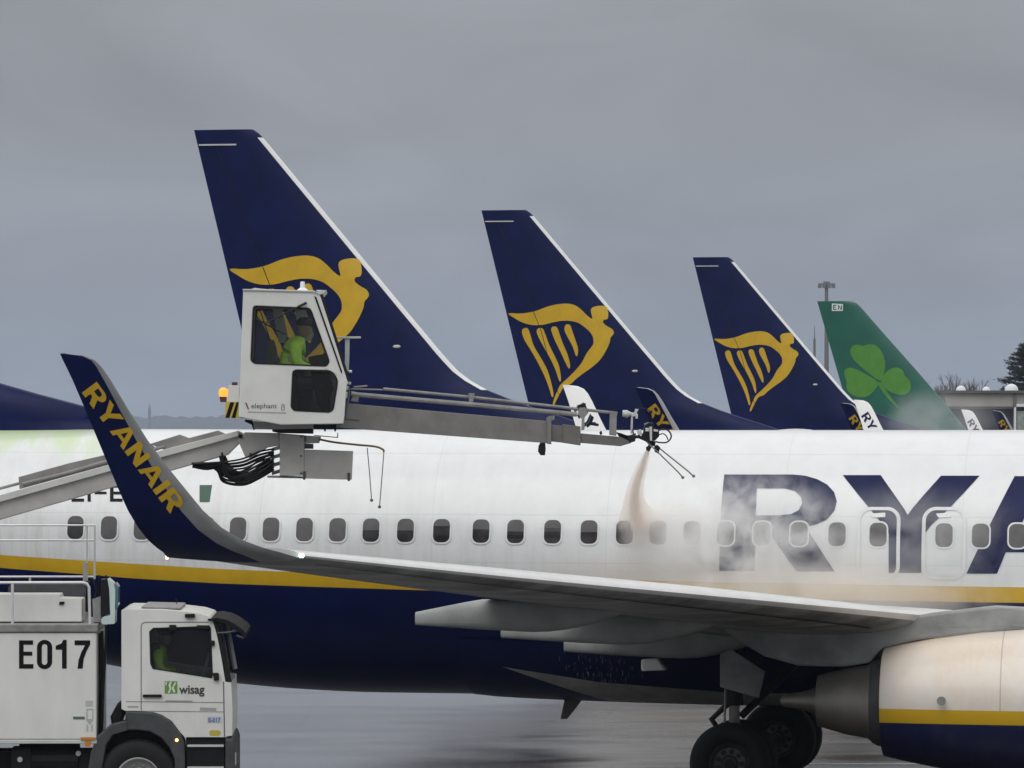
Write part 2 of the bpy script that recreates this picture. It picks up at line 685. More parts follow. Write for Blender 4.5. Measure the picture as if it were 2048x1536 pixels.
def make_fuselage(parent, white, stripe_m, belly):
    sts = list(np.arange(-12.7, 2, .35))+list(np.arange(2, 18.9, 1.2))+list(25.4-np.array([6.4, 5.6, 4.8, 4, 3.3, 2.6, 2, 1.5, 1.0, .65, .35, .12, .0]))
    NU, NS, NL = 16, 2, 12
    rings, sm = [], []
    for a in sts:
        t, b, hw = sec(a)
        zc = b+(t-b)*.5175
        zt, zb = stripe(a)

        def ang(z):
            return math.asin(max(-1, min(1, (z-zc)/((t-zc) if z > zc else (zc-b)))))
        th = list(np.linspace(math.pi/2, ang(zt), NU+1))+list(np.linspace(ang(zt), ang(zb), NS+1))[1:]+list(np.linspace(ang(zb), -math.pi/2, NL+1))[1:]
        half = []
        for x in th:
            sn = math.sin(x)
            half.append((a, -hw*math.cos(x), zc+(t-zc if sn > 0 else zc-b)*sn))
        ring = half+[(p[0], -p[1], p[2]) for p in half[-2:0:-1]]
        rings.append(ring)
    m = MB()
    m.loft(rings, cap=True)
    n = len(rings[0])
    mids = []
    tot = NU+NS+NL
    for i in range(len(rings)-1):
        for k in range(n):
            kk = k if k < tot else n-1-k
            mids.append(0 if kk < NU else (1 if kk < NU+NS else 2))
    mids += [0, 0]
    m.M = mids
    return m.obj('fuselage', [white, stripe_m, belly], parent, smooth=60)


# --- fin: outline measured on the middle fin of the row
_le = [(1052, 420), (1060, 425), (1068, 433), (1120, 495), (1200, 590), (1280, 685), (1332, 746), (1341, 757), (1368, 785), (1399, 804), (1460, 828), (1510, 843), (1549, 856)]
_te = [(963, 421), (1055, 799)]
LEF = sorted([(P2.un(u, v, 0)[1], P2.un(u, v, 0)[0]) for u, v in _le])
TEF = sorted([(P2.un(u, v, 0)[1], P2.un(u, v, 0)[0]) for u, v in _te])


class Fin:
    def __init__(s, LE, TE, zb=4.7, dors=0.0):
        s.LE, s.TE, s.zb, s.dors = LE, TE, zb, dors
        s.ztop = max(LE[-1][0], TE[-1][0])

    def le(s, z):
        zs = [p[0] for p in s.LE]; as_ = [p[1] for p in s.LE]
        if z < zs[0]:
            return as_[0]+(zs[0]-z)*3.0
        a = interp(z, zs, as_)
        if z < 6.2:
            a += s.dors*(6.2-z)/1.0
        return a

    def te(s, z):
        (z0, a0), (z1, a1) = s.TE[0], s.TE[-1]
        return a0+(a1-a0)*(z-z0)/(z1-z0)

    def half(s, a, z):
        l, t = s.le(z), s.te(z)
        c = max(l-t, .01)
        x = min(1, max(0, (l-a)/c))
        T = .055*min(c, 6.0)
        main = 2.2*math.sqrt(x)*(1-x)*T if x < .33 else 2.2*math.sqrt(.33)*.67*T*(1-((x-.33)/.67)**1.5)
        return main+.012

    def build(s, parent, body, edge, band=.125, band_z=6.15):
        zs = sorted(set([s.zb, 5.0, 5.2, 5.35]+list(np.arange(5.5, s.ztop-.2, .22))+[s.ztop-.2, s.ztop-.1, s.ztop-.04, s.ztop]))
        m = MB()
        rings = []
        for z in zs:
            l, t = s.le(z), s.te(z)
            c = l-t
            xs = [0, .15*band/c, .5*band/c, band/c]+list(np.linspace(band/c, 1, 12))[1:]
            R1 = [(l-x*c, -s.half(l-x*c, z) if x > 0 else 0, z) for x in xs]
            R2 = [(p[0], -p[1], z) for p in R1[::-1]]
            rings.append(R1+R2[:-1])
        n = len(rings[0])
        m.loft(rings)
        mids = []
        for i in range(len(rings)-1):
            for k in range(n):
                e = k < 3 or k >= n-3
                mids.append(1 if e and band_z < zs[i] < s.ztop-.25 else 0)
        m.M = mids+[0, 0]
        return m.obj('tail_fin', [body, edge], parent, smooth=50)


FIN = Fin(LEF, TEF)


def C3(P):   # crop of the middle fin -> photo pixels
    return [(940+x/3.268, 400+y/3.268) for x, y in P]


EMB = [
    [(242, 740), (330, 741), (420, 726), (500, 697), (570, 681), (640, 677), (690, 691), (730, 721), (765, 756), (797, 776), (790, 740), (788, 714), (805, 698), (850, 690), (885, 696), (896, 722), (900, 758), (893, 778),
     (872, 783), (868, 802), (895, 825), (925, 842), (938, 866), (930, 884), (917, 900), (912, 930), (895, 970), (870, 1015), (840, 1055), (790, 1097), (740, 1132), (690, 1170), (655, 1203), (610, 1222), (585, 1262), (560, 1310), (545, 1338), (536, 1330), (548, 1290),
     (570, 1240), (590, 1205), (640, 1160), (690, 1110), (730, 1060), (760, 1003), (800, 950), (806, 922), (800, 890), (780, 860), (750, 833), (710, 805), (660, 791), (600, 789), (540, 799), (470, 815), (400, 816), (340, 801), (290, 775)],
    [(332, 860), (345, 838), (370, 838), (385, 870), (410, 950), (460, 1035), (500, 1110), (525, 1190), (541, 1270), (530, 1287), (515, 1240), (490, 1170), (450, 1085), (400, 995), (350, 915)],
    [(430, 857), (445, 837), (470, 840), (485, 870), (515, 950), (550, 1020), (580, 1090), (591, 1172), (580, 1183), (555, 1110), (520, 1035), (480, 965), (445, 900)],
    [(527, 850), (540, 827), (565, 832), (580, 870), (605, 940), (635, 1010), (652, 1080), (643, 1101), (620, 1060), (590, 995), (555, 925)],
    [(615, 835), (628, 813), (652, 818), (668, 860), (685, 910), (704, 970), (701, 1012), (690, 1018), (672, 965), (645, 912), (620, 865)],
]
EMB_AZ = [[P2.un(u, v, .25) for u, v in smooth_poly(C3(p), 3)] for p in EMB]


def fin_decal(name, loops, fin, mt, parent, sgn=-1):
    def fn(a, z):
        return (a, sgn*(fin.half(a, z)+.012), z)
    return decal(name, loops, fn, mt, parent, .12, .15)


# --- wing, winglet (measured on the near aircraft)
WLE0 = (2.486, 16.45)


def wing_le(b):
    a = 2.486+(16.45-b)*.53
    if b < 5.0:
        a += (5.0-b)*.28
    return a


def wing_te(b):
    return .95+(16.45-b)*.29 if b > 5.8 else .95+10.65*.29-(5.8-b)*.03


def wing_z(b):
    return 2.70+.088*(b-4.83)+max(0, (b-11)/5.4)**2*.03


def foil(t):
    """unit airfoil from trailing edge over the top to the nose and back; returns (x from LE, z)"""
    xs = [1, .9, .78, .64, .5, .36, .24, .14, .08, .035, .01]

    def yt(x):
        return 5*t*(.2969*math.sqrt(x)-.126*x-.3516*x*x+.2843*x**3-.1036*x**4)
    up = [(x, yt(x)*1.05) for x in xs]
    lo = [(x, -yt(x)*.95+.0) for x in xs[::-1]]
    return up+[(0, 0)]+lo


def make_wing(parent, sgn, upper, lower, slat):
    """sgn -1 = starboard (y negative)"""
    bs = [1.3, 2.2, 3.2, 4.2, 5.0, 5.8, 7, 8.5, 10, 11.5, 13, 14.5, 15.6, 16.45]
    rings = []
    for b in bs:
        l, t = wing_le(b), wing_te(b)
        c = l-t
        th = interp(b, [1.3, 5.8, 16.45], [.145, .125, .105])
        ku = interp(b, [1.3, 5, 9, 13], [.30, .48, .8, 1.0])
        rings.append([(l-x*c, sgn*b, wing_z(b)+z*c*(ku if z > 0 else 1.0)) for x, z in foil(th)])
    m = MB()
    m.loft(rings)
    n = len(rings[0])
    mids = []
    for i in range(len(rings)-1):
        for k in range(n):
            mids.append(2 if 7 <= k <= 11 else (0 if k < 7 else 1))
    m.M = mids+[0, 0]
    wo_ = m.obj('wing', [upper, lower, slat], parent, smooth=50)

    def low(b, x):
        l, t = wing_le(b), wing_te(b)
        th = interp(b, [1.3, 5.8, 16.45], [.145, .125, .105])
        yt = 5*th*(.2969*math.sqrt(x)-.126*x-.3516*x*x+.2843*x**3-.1036*x**4)
        return (l-x*(l-t), sgn*b, wing_z(b)-(.95*yt)*(l-t)-.012)
    for nm, x0, x1, b0, b1 in (('slat_gap', .085, .096, 5.4, 16.0), ('flap_gap', .70, .708, 6.2, 12.3), ('aileron_gap', .74, .747, 12.6, 16.0)):
        g_ = MB()
        bb = list(np.linspace(b0, b1, 40))
        V = [low(b, x0) for b in bb]+[low(b, x1) for b in bb]
        g_.add(V, [(i, i+1, len(bb)+i+1, len(bb)+i) for i in range(len(bb)-1)])
        g_.obj(nm, GAP_M, wo_)
    return wo_


_wl = [(1109, 336, 590), (1104, 325, 560), (1095, 312, 525), (1080, 295, 485), (1055, 275, 442), (1020, 254, 404), (980, 236, 371), (930, 215, 330), (880, 194, 293), (820, 169, 255), (760, 143, 219), (735, 131, 202), (720, 123.5, 187), (711, 119.5, 166), (707, 118, 130)]


def wl_b(z):
    return cubic(z, [3.70, 3.74, 3.80, 3.90, 4.05, 4.3, 4.7, 5.2, 6.2], [16.45, 16.58, 16.72, 16.86, 17.0, 17.14, 17.29, 17.46, 17.80])


WL = []
for v, ut, ul in _wl:
    b = 17.0
    for _ in range(6):
        z = P0.un(ut, v, b)[1]
        b = wl_b(z)
    WL.append((z, P0.un(ul, v, b)[0], P0.un(ut, v, b)[0]))
WL[0] = (3.722, wing_le(16.45), wing_te(16.45))
WLZ = [q[0] for q in WL]


def wl_le(z):
    return interp(z, WLZ, [q[1] for q in WL])


def wl_te(z):
    return interp(z, WLZ, [q[2] for q in WL])


def wl_half(a, z):
    l, t = wl_le(z), wl_te(z)
    x = min(1, max(0, (l-a)/max(l-t, .05)))
    return .05*max(l-t, .3)*2.4*math.sqrt(x)*(1-x)*.75+.004


def make_winglet(parent, sgn, outer, inner, edge):
    rings = []
    zs = sorted(set(WLZ+list(np.linspace(3.9, 5.95, 14))))
    for z in zs:
        l, t = wl_le(z), wl_te(z)
        c = l-t
        b = wl_b(z)
        dz = .01
        tb, tz = (wl_b(z+dz)-wl_b(z-dz)), 2*dz
        ln = math.hypot(tb, tz)
        nb, nz_ = tz/ln, -tb/ln                       # outward normal in (b, z)
        e = interp(z, [3.7, 4.5, 5.2, 5.85, 6.0], [.28, .27, .20, .15, .07])
        xs = [1, .85, .7, .55, .42, e, .65*e, .36*e, .14*e, 0]
        up = [(l-x*c, sgn*(b-nb*wl_half(l-x*c, z)), z-nz_*wl_half(l-x*c, z)) for x in xs]
        lo = [(l-x*c, sgn*(b+nb*wl_half(l-x*c, z)), z+nz_*wl_half(l-x*c, z)) for x in xs[::-1][1:]]
        rings.append(up+lo)
    m = MB()
    m.loft(rings)
    n = len(rings[0])
    mids = []
    for i in range(len(rings)-1):
        for k in range(n):
            mids.append(2 if 5 <= k <= 12 else (1 if k < 5 else 0))
    m.M = mids+[0, 0]
    return m.obj('winglet', [outer, inner, edge], parent, smooth=50)


# letters of the airline name, unit cap height (origin lower left)
def N8(P):
    return [((x-473)/484, (556-y)/484) for x, y in P]


R_OUT = [(485, 72), (840, 72), (900, 78), (960, 95), (1010, 122), (1045, 160), (1058, 205), (1047, 252), (1010, 296), (960, 320), (905, 335), (1048, 556), (855, 556), (742, 392), (652, 392), (652, 556), (485, 556)]
R_IN = [(655, 142), (655, 276), (770, 276), (830, 270), (868, 250), (885, 215), (880, 185), (850, 155), (800, 142)]
LET = {
    'R': ([N8(R_OUT), N8(R_IN)], 1.20),
    'Y': ([[(0, 1), (.39, 1), (.67, .595), (1.01, 1), (1.40, 1), (.81, .37), (.81, 0), (.475, 0), (.475, .41)]], 1.36),
    'A': ([[(0, 0), (.50, 1), (.86, 1), (1.36, 0), (1.03, 0), (.945, .215), (.40, .215), (.315, 0)], [(.51, .39), (.85, .39), (.68, .76)]], 1.36),
    'N': ([[(0, 0), (0, 1), (.34, 1), (.82, .45), (.82, 1), (1.14, 1), (1.14, 0), (.82, 0), (.33, .57), (.33, 0)]], 1.2),
    'I': ([[(0, 0), (0, 1), (.36, 1), (.36, 0)]], .42),
}


def word(s, h, w, gap=.05):
    """list of letter loops laid out in (x, z), total width w, cap height h"""
    x, out = 0, []
    for ch in s:
        lp, adv = LET[ch]
        out.append([[(p[0]+x, p[1]) for p in q] for q in lp])
        x += adv+gap
    k = w/(x-gap)
    return [[[(p[0]*k, p[1]*h) for p in q] for q in lp] for lp in out]


def winglet_word(parent, sgn, mt, outside, s='RYANAIR'):
    # reads from the tip downwards along the leading edge
    a1, z1 = P0.un(166, 785, 17.5); a2, z2 = P0.un(339, 1028, 17.15)
    o = Vector((a1, z1)); e = Vector((a2, z2))
    ux = (e-o).normalized()
    uz = Vector((-ux.y, ux.x))
    L = (e-o).length
    loops = [[[tuple(o+ux*p[0]+uz*p[1]) for p in q] for q in lp] for lp in word(s, .225, L, .10)]

    def fn(a, z):
        h = wl_half(a, z)+.006
        return (a, sgn*(wl_b(z)+(h if outside else -h)), z-(.03*h if outside else 0))
    return decal('lettering', loops, fn, mt, parent, .08, .08)


def make_engine(parent, sgn, detail):
    b, zc = 4.83, 1.53
    c = (0, sgn*b, zc)
    prof = [(8.08, .725), (8.10, .745), (8.35, .80), (8.8, .885), (9.4, .965), (10.2, 1.03), (11, 1.06), (11.7, 1.03), (12.15, .95), (12.36, .86), (12.40, .80), (12.3, .76), (11.6, .74), (11.2, .75)]
    m = MB().lathe(prof, c, 'x', 48)
    m.lathe([(11.21, .75), (11.2, .2), (11.45, .01)], c, 'x', 32, 1)
    m.lathe([(8.08, .725), (8.15, .70), (8.9, .70)], c, 'x', 48, 1)
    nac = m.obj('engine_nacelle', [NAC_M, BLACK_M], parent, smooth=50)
    m = MB().lathe([(9.0, .66), (8.12, .63), (8.0, .60), (7.92, .56)], c, 'x', 40, 1)
    m.lathe([(7.98, .545), (7.90, .535), (7.86, .50), (7.60, .46), (7.25, .365), (7.18, .345), (7.2, .32), (7.5, .33)], c, 'x', 40)
    m.obj('exhaust_nozzle', [DMETAL_M, DGREY_M], parent, smooth=50)
    MB().lathe([(7.5, .26), (7.2, .2), (6.95, .12), (6.7, .085), (6.66, .01)], c, 'x', 24).obj('exhaust_plug', DMETAL_M, parent, smooth=50)
    return nac


def make_gear(parent, sgn, AG=5.786):
    b = 2.86
    st = MB()
    st.tube([(AG, sgn*b, 2.35), (AG, sgn*b, 1.35)], .125, 14)
    st.tube([(AG, sgn*b, 1.4), (AG, sgn*b, .52)], .075, 14, 1)
    st.tube([(AG, sgn*(b-.62), .565), (AG, sgn*(b+.62), .565)], .07, 12)
    st.tube([(AG+.05, sgn*b, 1.5), (AG-.32, sgn*b, 1.15), (AG-.03, sgn*b, .72)], .045, 8)
    st.tube([(AG+.1, sgn*b, 1.2), (AG+1.1, sgn*(b-.6), 2.2)], .055, 8)
    st.tube([(AG, sgn*b, 1.5), (AG, sgn*(b-1.3), 1.8)], .06, 8)
    st.tube([(AG-.1, sgn*(b+.12), 2.0), (AG-.13, sgn*(b+.12), .8), (AG-.2, sgn*(b+.3), .6)], .018, 6, 1)
    g = st.obj('landing_gear', [BLACK_M, STEEL_M], parent, smooth=50)
    for s2 in (-1, 1):
        y = sgn*(b+s2*.43)
        w_ = .20
        MB().lathe([(-w_*.55, .29), (-w_*.85, .34), (-w_, .42), (-w_*.95, .50), (-w_*.7, .548), (-w_*.3, .565), (w_*.3, .565), (w_*.7, .548), (w_*.95, .50), (w_, .42), (w_*.85, .34), (w_*.55, .29)],
                   (AG, y, .565), 'y', 48).obj('tyre', RUBBER_M, g, smooth=60)
        rm = MB().lathe([(-.11, .01), (-.11, .09), (-.07, .12), (-.06, .22), (-.12, .28), (-.1, .305), (.1, .305), (.12, .28), (.06, .22), (.07, .12), (.11, .09), (.11, .01)], (AG, y, .565), 'y', 36)
        for k in range(9):
            aa = 2*math.pi*k/9
            for q in (-.075, .075):
                rm.lathe([(-.02, .001), (-.02, .035), (.02, .035), (.02, .001)], (AG+.17*math.cos(aa), y+q, .565+.17*math.sin(aa)), 'y', 10, 1)
        rm.obj('wheel_rim', [RIM_M, BLACK_M], g, smooth=40)
    return g


def make_pylon(parent, sgn):
    px = [(1440, 1252), (1600, 1250), (1750, 1243), (1859, 1226), (1990, 1211), (2048, 1214), (2160, 1232), (2200, 1248), (2200, 1275), (2048, 1258), (1990, 1263), (1837, 1280), (1767, 1296), (1757, 1306), (1742, 1325), (1690, 1333), (1600, 1331), (1530, 1312), (1490, 1288)]
    P = [P0.un(u, v, 4.83) for u, v in px]
    hw = []
    m = MB()
    m.plate(P, [], sgn*4.83-.16, sgn*4.83+.16)
    return m.obj('engine_pylon', GREY_M, parent, bevel=.05)


def canoe(parent, sgn, b, at, zt, length, drop, top_a, mt, tail=.17, wd=.30):
    """flap track fairing: blunt tail at station at, running forward under the wing"""
    m = MB()
    rings = []
    N = 14
    for i in range(N+1):
        t = i/N
        a = at+length*t
        zw = wing_z(b)-.02
        # top edge climbs from the blunt tail to the wing
        ztop = zt+tail/2+(zw-zt-tail/2)*min(1, (a-at)/max(top_a, .1))
        zbot = zt-tail/2-drop*math.sin(min(1, t/.75)*math.pi/2)*(1 if t < .5 else 1-((t-.5)/.5)**2.0*1.0)
        if t > .5:
            zbot += (zw-.02-(zt-tail/2))*((t-.5)/.5)**1.7
        ww = wd*(.35+.65*math.sin(min(1, t/.45)*math.pi/2)) if t < .75 else wd*math.cos((t-.75)/.25*1.25)
        ww = max(ww, .05)/2
        zm, hh = (ztop+zbot)/2, max((ztop-zbot)/2, .02)
        ring = []
        for k in range(16):
            q = 2*math.pi*k/16
            cx, cz = math.cos(q), math.sin(q)
            cx = math.copysign(abs(cx)**.7, cx); cz = math.copysign(abs(cz)**.7, cz)
            ring.append((a, sgn*b+ww*cx, zm+hh*cz))
        rings.append(ring)
    m.loft(rings)
    return m.obj('flap_track_fairing', mt, parent, smooth=60)


def keel_mat():
    if 'keel_paint' in MATS:
        return MATS['keel_paint']
    m = mat('keel_paint', (.32, .32, .31), .5, var=.2, vscale=3, spec=.2)
    g = NT(m)
    b = g.t.nodes['Principled BSDF']
    s = g.n('ShaderNodeSeparateXYZ', {0: g.n('ShaderNodeTexCoord').outputs['Object']})
    X, Z = s.outputs['X'], s.outputs['Z']
    hi = g.math('MAXIMUM', g.rng(X, 2.2, 3.6, 1.78, 1.56), g.rng(X, 3.6, 5.5, 1.56, 1.42))
    hi = g.n('ShaderNodeMix', {0: g.math('LESS_THAN', X, 3.6), 2: g.rng(X, 3.6, 5.5, 1.56, 1.42), 3: g.rng(X, 2.2, 3.6, 1.78, 1.56)}).outputs[0]
    lo = g.rng(X, 2.2, 3.7, 1.78, 1.22)
    f = g.math('MULTIPLY', g.math('LESS_THAN', Z, hi), g.math('GREATER_THAN', Z, lo))
    base = b.inputs['Base Color'].links[0].from_socket
    g.t.links.new(g.mix(f, NAVY, base), b.inputs['Base Color'])
    return m


def make_belly(parent):
    """wing-to-body fairing: the lower hull pushed out a little, with a pale keel panel"""
    m = MB()
    rings = []
    N = 34
    for i in range(N+1):
        t = i/N
        a = 1.6+11.6*t
        f = math.sin(math.pi*t)**.6 if 0 < t < 1 else 0
        d_ = .004+.13*f
        tp, b, hw = sec(a)
        zc = b+(tp-b)*.5175
        ring = []
        for k in range(33):
            q = R(-90+56*(k/16-1))
            ring.append((a, (hw+d_*.7)*math.cos(q), zc+(zc-b+d_)*math.sin(q)))
        rings.append(ring)
    m.loft(rings, cap=False, closed=False)
    return m.obj('belly_fairing', keel_mat(), parent, smooth=60)


def make_tailplane(parent, sgn, mt):
    rings = []
    for b in (.3, 2, 4, 6, 7.1):
        l = -9.6-(b-.3)*.62
        t = -13.0-(b-.3)*.30
        c = l-t
        rings.append([(l-x*c, sgn*b, 4.30+b*.09+z*c) for x, z in foil(.09)])
    return MB().loft(rings).obj('tailplane', mt, parent, smooth=50)


def airliner(name, label, pose, near=False, dors=0.0, fus=FUS_M):
    t = thing(name, label, 'airplane')
    pose.place(t)
    make_fuselage(t, fus, YELLOW_M, NAVY_M)
    fin = Fin(LEF, TEF, dors=dors)
    fo = fin.build(t, NAVY_M, WHITE_M)
    fin_decal('harp_emblem', [[p] for p in EMB_AZ], fin, YELLOW_M, fo)
    z0 = fin.ztop
    st = MB()
    a0 = fin.te(z0-.36)
    for dz, l in ((.36, 1.0),):
        st.box(a0+.05, a0+l, -(fin.half(a0+.5, z0-dz)+.03), -(fin.half(a0+.5, z0-dz)+.008), z0-dz-.02, z0-dz+.015)
    st.obj('static_strip', PALE_M, fo)
    rl_ = [(fin.te(z)+.26*(fin.le(z)-fin.te(z))*(1 if z > 6.5 else .8), z) for z in (5.3, 6.5, 8.5, 10.5, z0-.45)]
    strip = [(a+.012, z) for a, z in rl_]+[(a-.012, z) for a, z in rl_[::-1]]
    fin_decal('rudder_gap', [[strip]], fin, BLACK_M, fo)
    fla, flz = P2.un(1269, 742, .3)
    lmp = MB().lathe([(-.1, .005), (-.06, .035), (.05, .04), (.1, .005)], (fla, -fin.half(fla, flz)-.01, flz), 'x', 8)
    lmp.obj('fin_lamp', PALE_M, fo)
    wl = {}
    for sgn in (-1, 1):
        wg = make_wing(t, sgn, PALE_M, GREY_M, SLAT_M)
        wl[sgn] = make_winglet(t, sgn, NAVY_M, WHITE_M, EDGE_M if near and sgn < 0 else (PALE_M if sgn < 0 else WHITE_M))
        make_engine(t, sgn, near)
        make_pylon(t, sgn)
        make_gear(t, sgn)
        make_tailplane(t, sgn, PALE_M)
        for b, at, zt, ln, ta in ((8.4, 2.30, 2.735, 3.1, .85), (5.8, 2.98, 2.47, 3.3, 1.3), (3.05, 3.40, 2.17, 3.3, 1.5)):
            canoe(t, sgn, b, at, zt, ln, .09, ta, CANOE_M)
        winglet_word(wl[sgn], sgn, YELLOW_M if sgn < 0 else NAVY_M, sgn < 0)
    make_belly(t)
    ng = MB()
    ng.tube([(21.4, 0, 1.6), (21.4, 0, .35)], .07, 10)
    ng.tube([(21.4, -.3, .345), (21.4, .3, .345)], .05, 8)
    ngo = ng.obj('nose_gear', DGREY_M, t, smooth=50)
    for y in (-.22, .22):
        MB().lathe([(-.08, .15), (-.1, .28), (-.06, .34), (.06, .34), (.1, .28), (.08, .15)], (21.4, y, .345), 'y', 32).obj('tyre', RUBBER_M, ngo, smooth=60)
    # cockpit glazing
    ck = MB()
    for y0, y1, a1 in ((.05, .62, 23.55), (.66, 1.05, 23.1), (1.09, 1.32, 22.4)):
        for sg in (-1, 1):
            P = []
            for (yy, da, zz) in ((y0, 0, 3.72), (y1, -.35, 3.75), (y1, -.75, 4.22), (y0, -.45, 4.2)):
                for _ in range(1):
                    a = a1+da
                    while side(a, zz) < yy+.01 and a > 18:
                        a -= .02
                P.append((a+.02, sg*(yy+.012), zz+.012))
            ck.add(P, [(0, 1, 2, 3)])
    ck.obj('cockpit_window', PANE_M, t)
    return t, wl, fo


# =================================================================== the apron
def ground_mat():
    m = bpy.data.materials.new('wet_apron')
    m.use_nodes = True
    g = NT(m)
    b = g.t.nodes['Principled BSDF']
    co = g.n('ShaderNodeTexCoord').outputs['Object']
    fine = g.noise(co, 14, detail=6)
    mid = g.noise(co, .55, (.5, 1, 1), 6, .6)
    pud = g.noise(co, .16, (.45, 1, 1), 5, .55, .4)
    s = g.n('ShaderNodeSeparateXYZ', {0: co})
    base = g.mix(g.rng(mid, .3, .7), (.035, .035, .04), (.125, .125, .13))
    base = g.mix(g.rng(fine, .3, .7, 0, .35), base, (.03, .03, .03))
    # slab joints
    for ax, ps in (('X', 7.5), ('Y', 7.5)):
        j = g.math('LESS_THAN', g.math('ABSOLUTE', g.math('SUBTRACT', g.math('FRACT', g.math('MULTIPLY', s.outputs[ax], 1/ps)), .5)), .004)
        base = g.mix(g.math('MULTIPLY', j, .7), base, (.03, .03, .03))
    # orange-brown patch under the sprayed aircraft: dark reflections painted into colour and specular
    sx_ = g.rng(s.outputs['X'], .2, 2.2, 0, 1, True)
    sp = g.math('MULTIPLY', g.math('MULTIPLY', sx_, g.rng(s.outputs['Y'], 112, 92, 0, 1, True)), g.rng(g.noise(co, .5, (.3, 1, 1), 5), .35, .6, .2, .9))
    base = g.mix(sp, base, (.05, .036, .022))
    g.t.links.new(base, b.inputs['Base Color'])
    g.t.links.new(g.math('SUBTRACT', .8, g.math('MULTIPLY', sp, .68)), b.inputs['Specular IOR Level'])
    wet = g.rng(pud, .42, .62, 0, 1, True)
    ro = g.n('ShaderNodeMapRange', {'Value': wet, 'To Min': .13, 'To Max': .03})
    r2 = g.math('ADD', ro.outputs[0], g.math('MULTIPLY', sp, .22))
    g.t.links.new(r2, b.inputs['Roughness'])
    bp = g.n('ShaderNodeBump', {'Strength': .06, 'Distance': .01, 'Height': fine})
    g.t.links.new(bp.outputs[0], b.inputs['Normal'])
    return m


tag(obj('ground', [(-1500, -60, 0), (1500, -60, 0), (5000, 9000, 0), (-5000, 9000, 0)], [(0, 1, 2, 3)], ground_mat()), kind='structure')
LINE_M = mat('line_paint', (.62, .62, .60), .4, var=.25, vscale=2)
ml = MB()
ml.add([(4.55, 77.75, .004), (40, 77.75, .004), (40, 78.05, .004), (4.55, 78.05, .004)], [(0, 1, 2, 3)])
tag(ml.obj('ground_marking', LINE_M), kind='structure')

# =================================================================== the aircraft
main, mwl, mfin = airliner('airliner', 'white and navy airliner being sprayed, its long window row filling the foreground', P0, near=True, dors=.75)

# --- airline name along the fuselage
def C8(P):
    return [(1248+x/2.494, 920+y/2.494) for x, y in P]


def fus_fn(off=.006):
    def fn(a, z):
        return (a, -(side(a, z)+off), z)
    return fn


def az(P):
    return [(q[0], q[2]) for q in (P0.surf(u, v) for u, v in P)]


rl = [C8([(497, 72), (840, 72), (900, 78), (960, 95), (1010, 122), (1045, 160), (1058, 205), (1047, 252), (1010, 296), (960, 320), (905, 335), (1048, 556), (858, 556), (742, 392), (654, 392), (648, 553), (473, 553)]),
      C8([(660, 142), (655, 276), (770, 276), (830, 270), (868, 250), (885, 215), (880, 185), (850, 155), (800, 142)])]
yl = [C8([(1088, 75), (1277, 75), (1340, 165), (1395, 245), (1412, 274), (1440, 235), (1500, 165), (1578, 78), (1770, 78), (1700, 155), (1620, 240), (1530, 325), (1482, 385), (1480, 563), (1318, 563), (1318, 365), (1270, 300), (1200, 215)])]
al = [C8([(1945, 80), (2130, 80), (2370, 568), (2216, 568), (2170, 460), (1902, 460), (1858, 567), (1705, 567)]), C8([(2037, 205), (1950, 378), (2124, 378)])]
for lp in (rl, yl, al):
    decal('fuselage_lettering', [[az(p) for p in lp]], fus_fn(), NAVY_M, main, .5, .06)
a_end = P0.surf(1248+2370/2.494, 1140)[0]
hz = az(C8([(1088, 75), (1088, 563)]))
H_ = hz[0][1]-hz[1][1]
x_ = a_end+.12
for ch in 'NAIR':
    lp, adv = LET[ch]
    decal('fuselage_lettering', [[[(x_+p[0]*H_, hz[1][1]+p[1]*H_) for p in q] for q in lp]], fus_fn(), NAVY_M, main, .5, .06)
    x_ += (adv+.06)*H_

# --- registration and flag on the rear fuselage
def bar(u0, v0, u1, v1):
    return [az([(u0, v0), (u1, v0), (u1, v1), (u0, v1)])]


BLK = mat('black_lettering', (.007, .006, .008), .5, var=.1, spec=.15)
reg = []
for x0 in (142, 219):
    reg += [bar(x0, 969, x0+7, 1003), bar(x0+7, 997, x0+25, 1003), bar(x0+7, 983, x0+22, 988.5), bar(x0+7, 969, x0+25, 975)]
reg += [bar(174, 969, 180.5, 1003), bar(188, 983, 212, 988)]
decal('registration', reg, fus_fn(), BLK, main, .5, .06)
FG = mat('flag_green', (.01, .07, .045), .4)
decal('flag', [[az([(398, 970), (423, 970), (418, 1004), (398, 1004)])]], fus_fn(.004), FG, main, .5, .06)

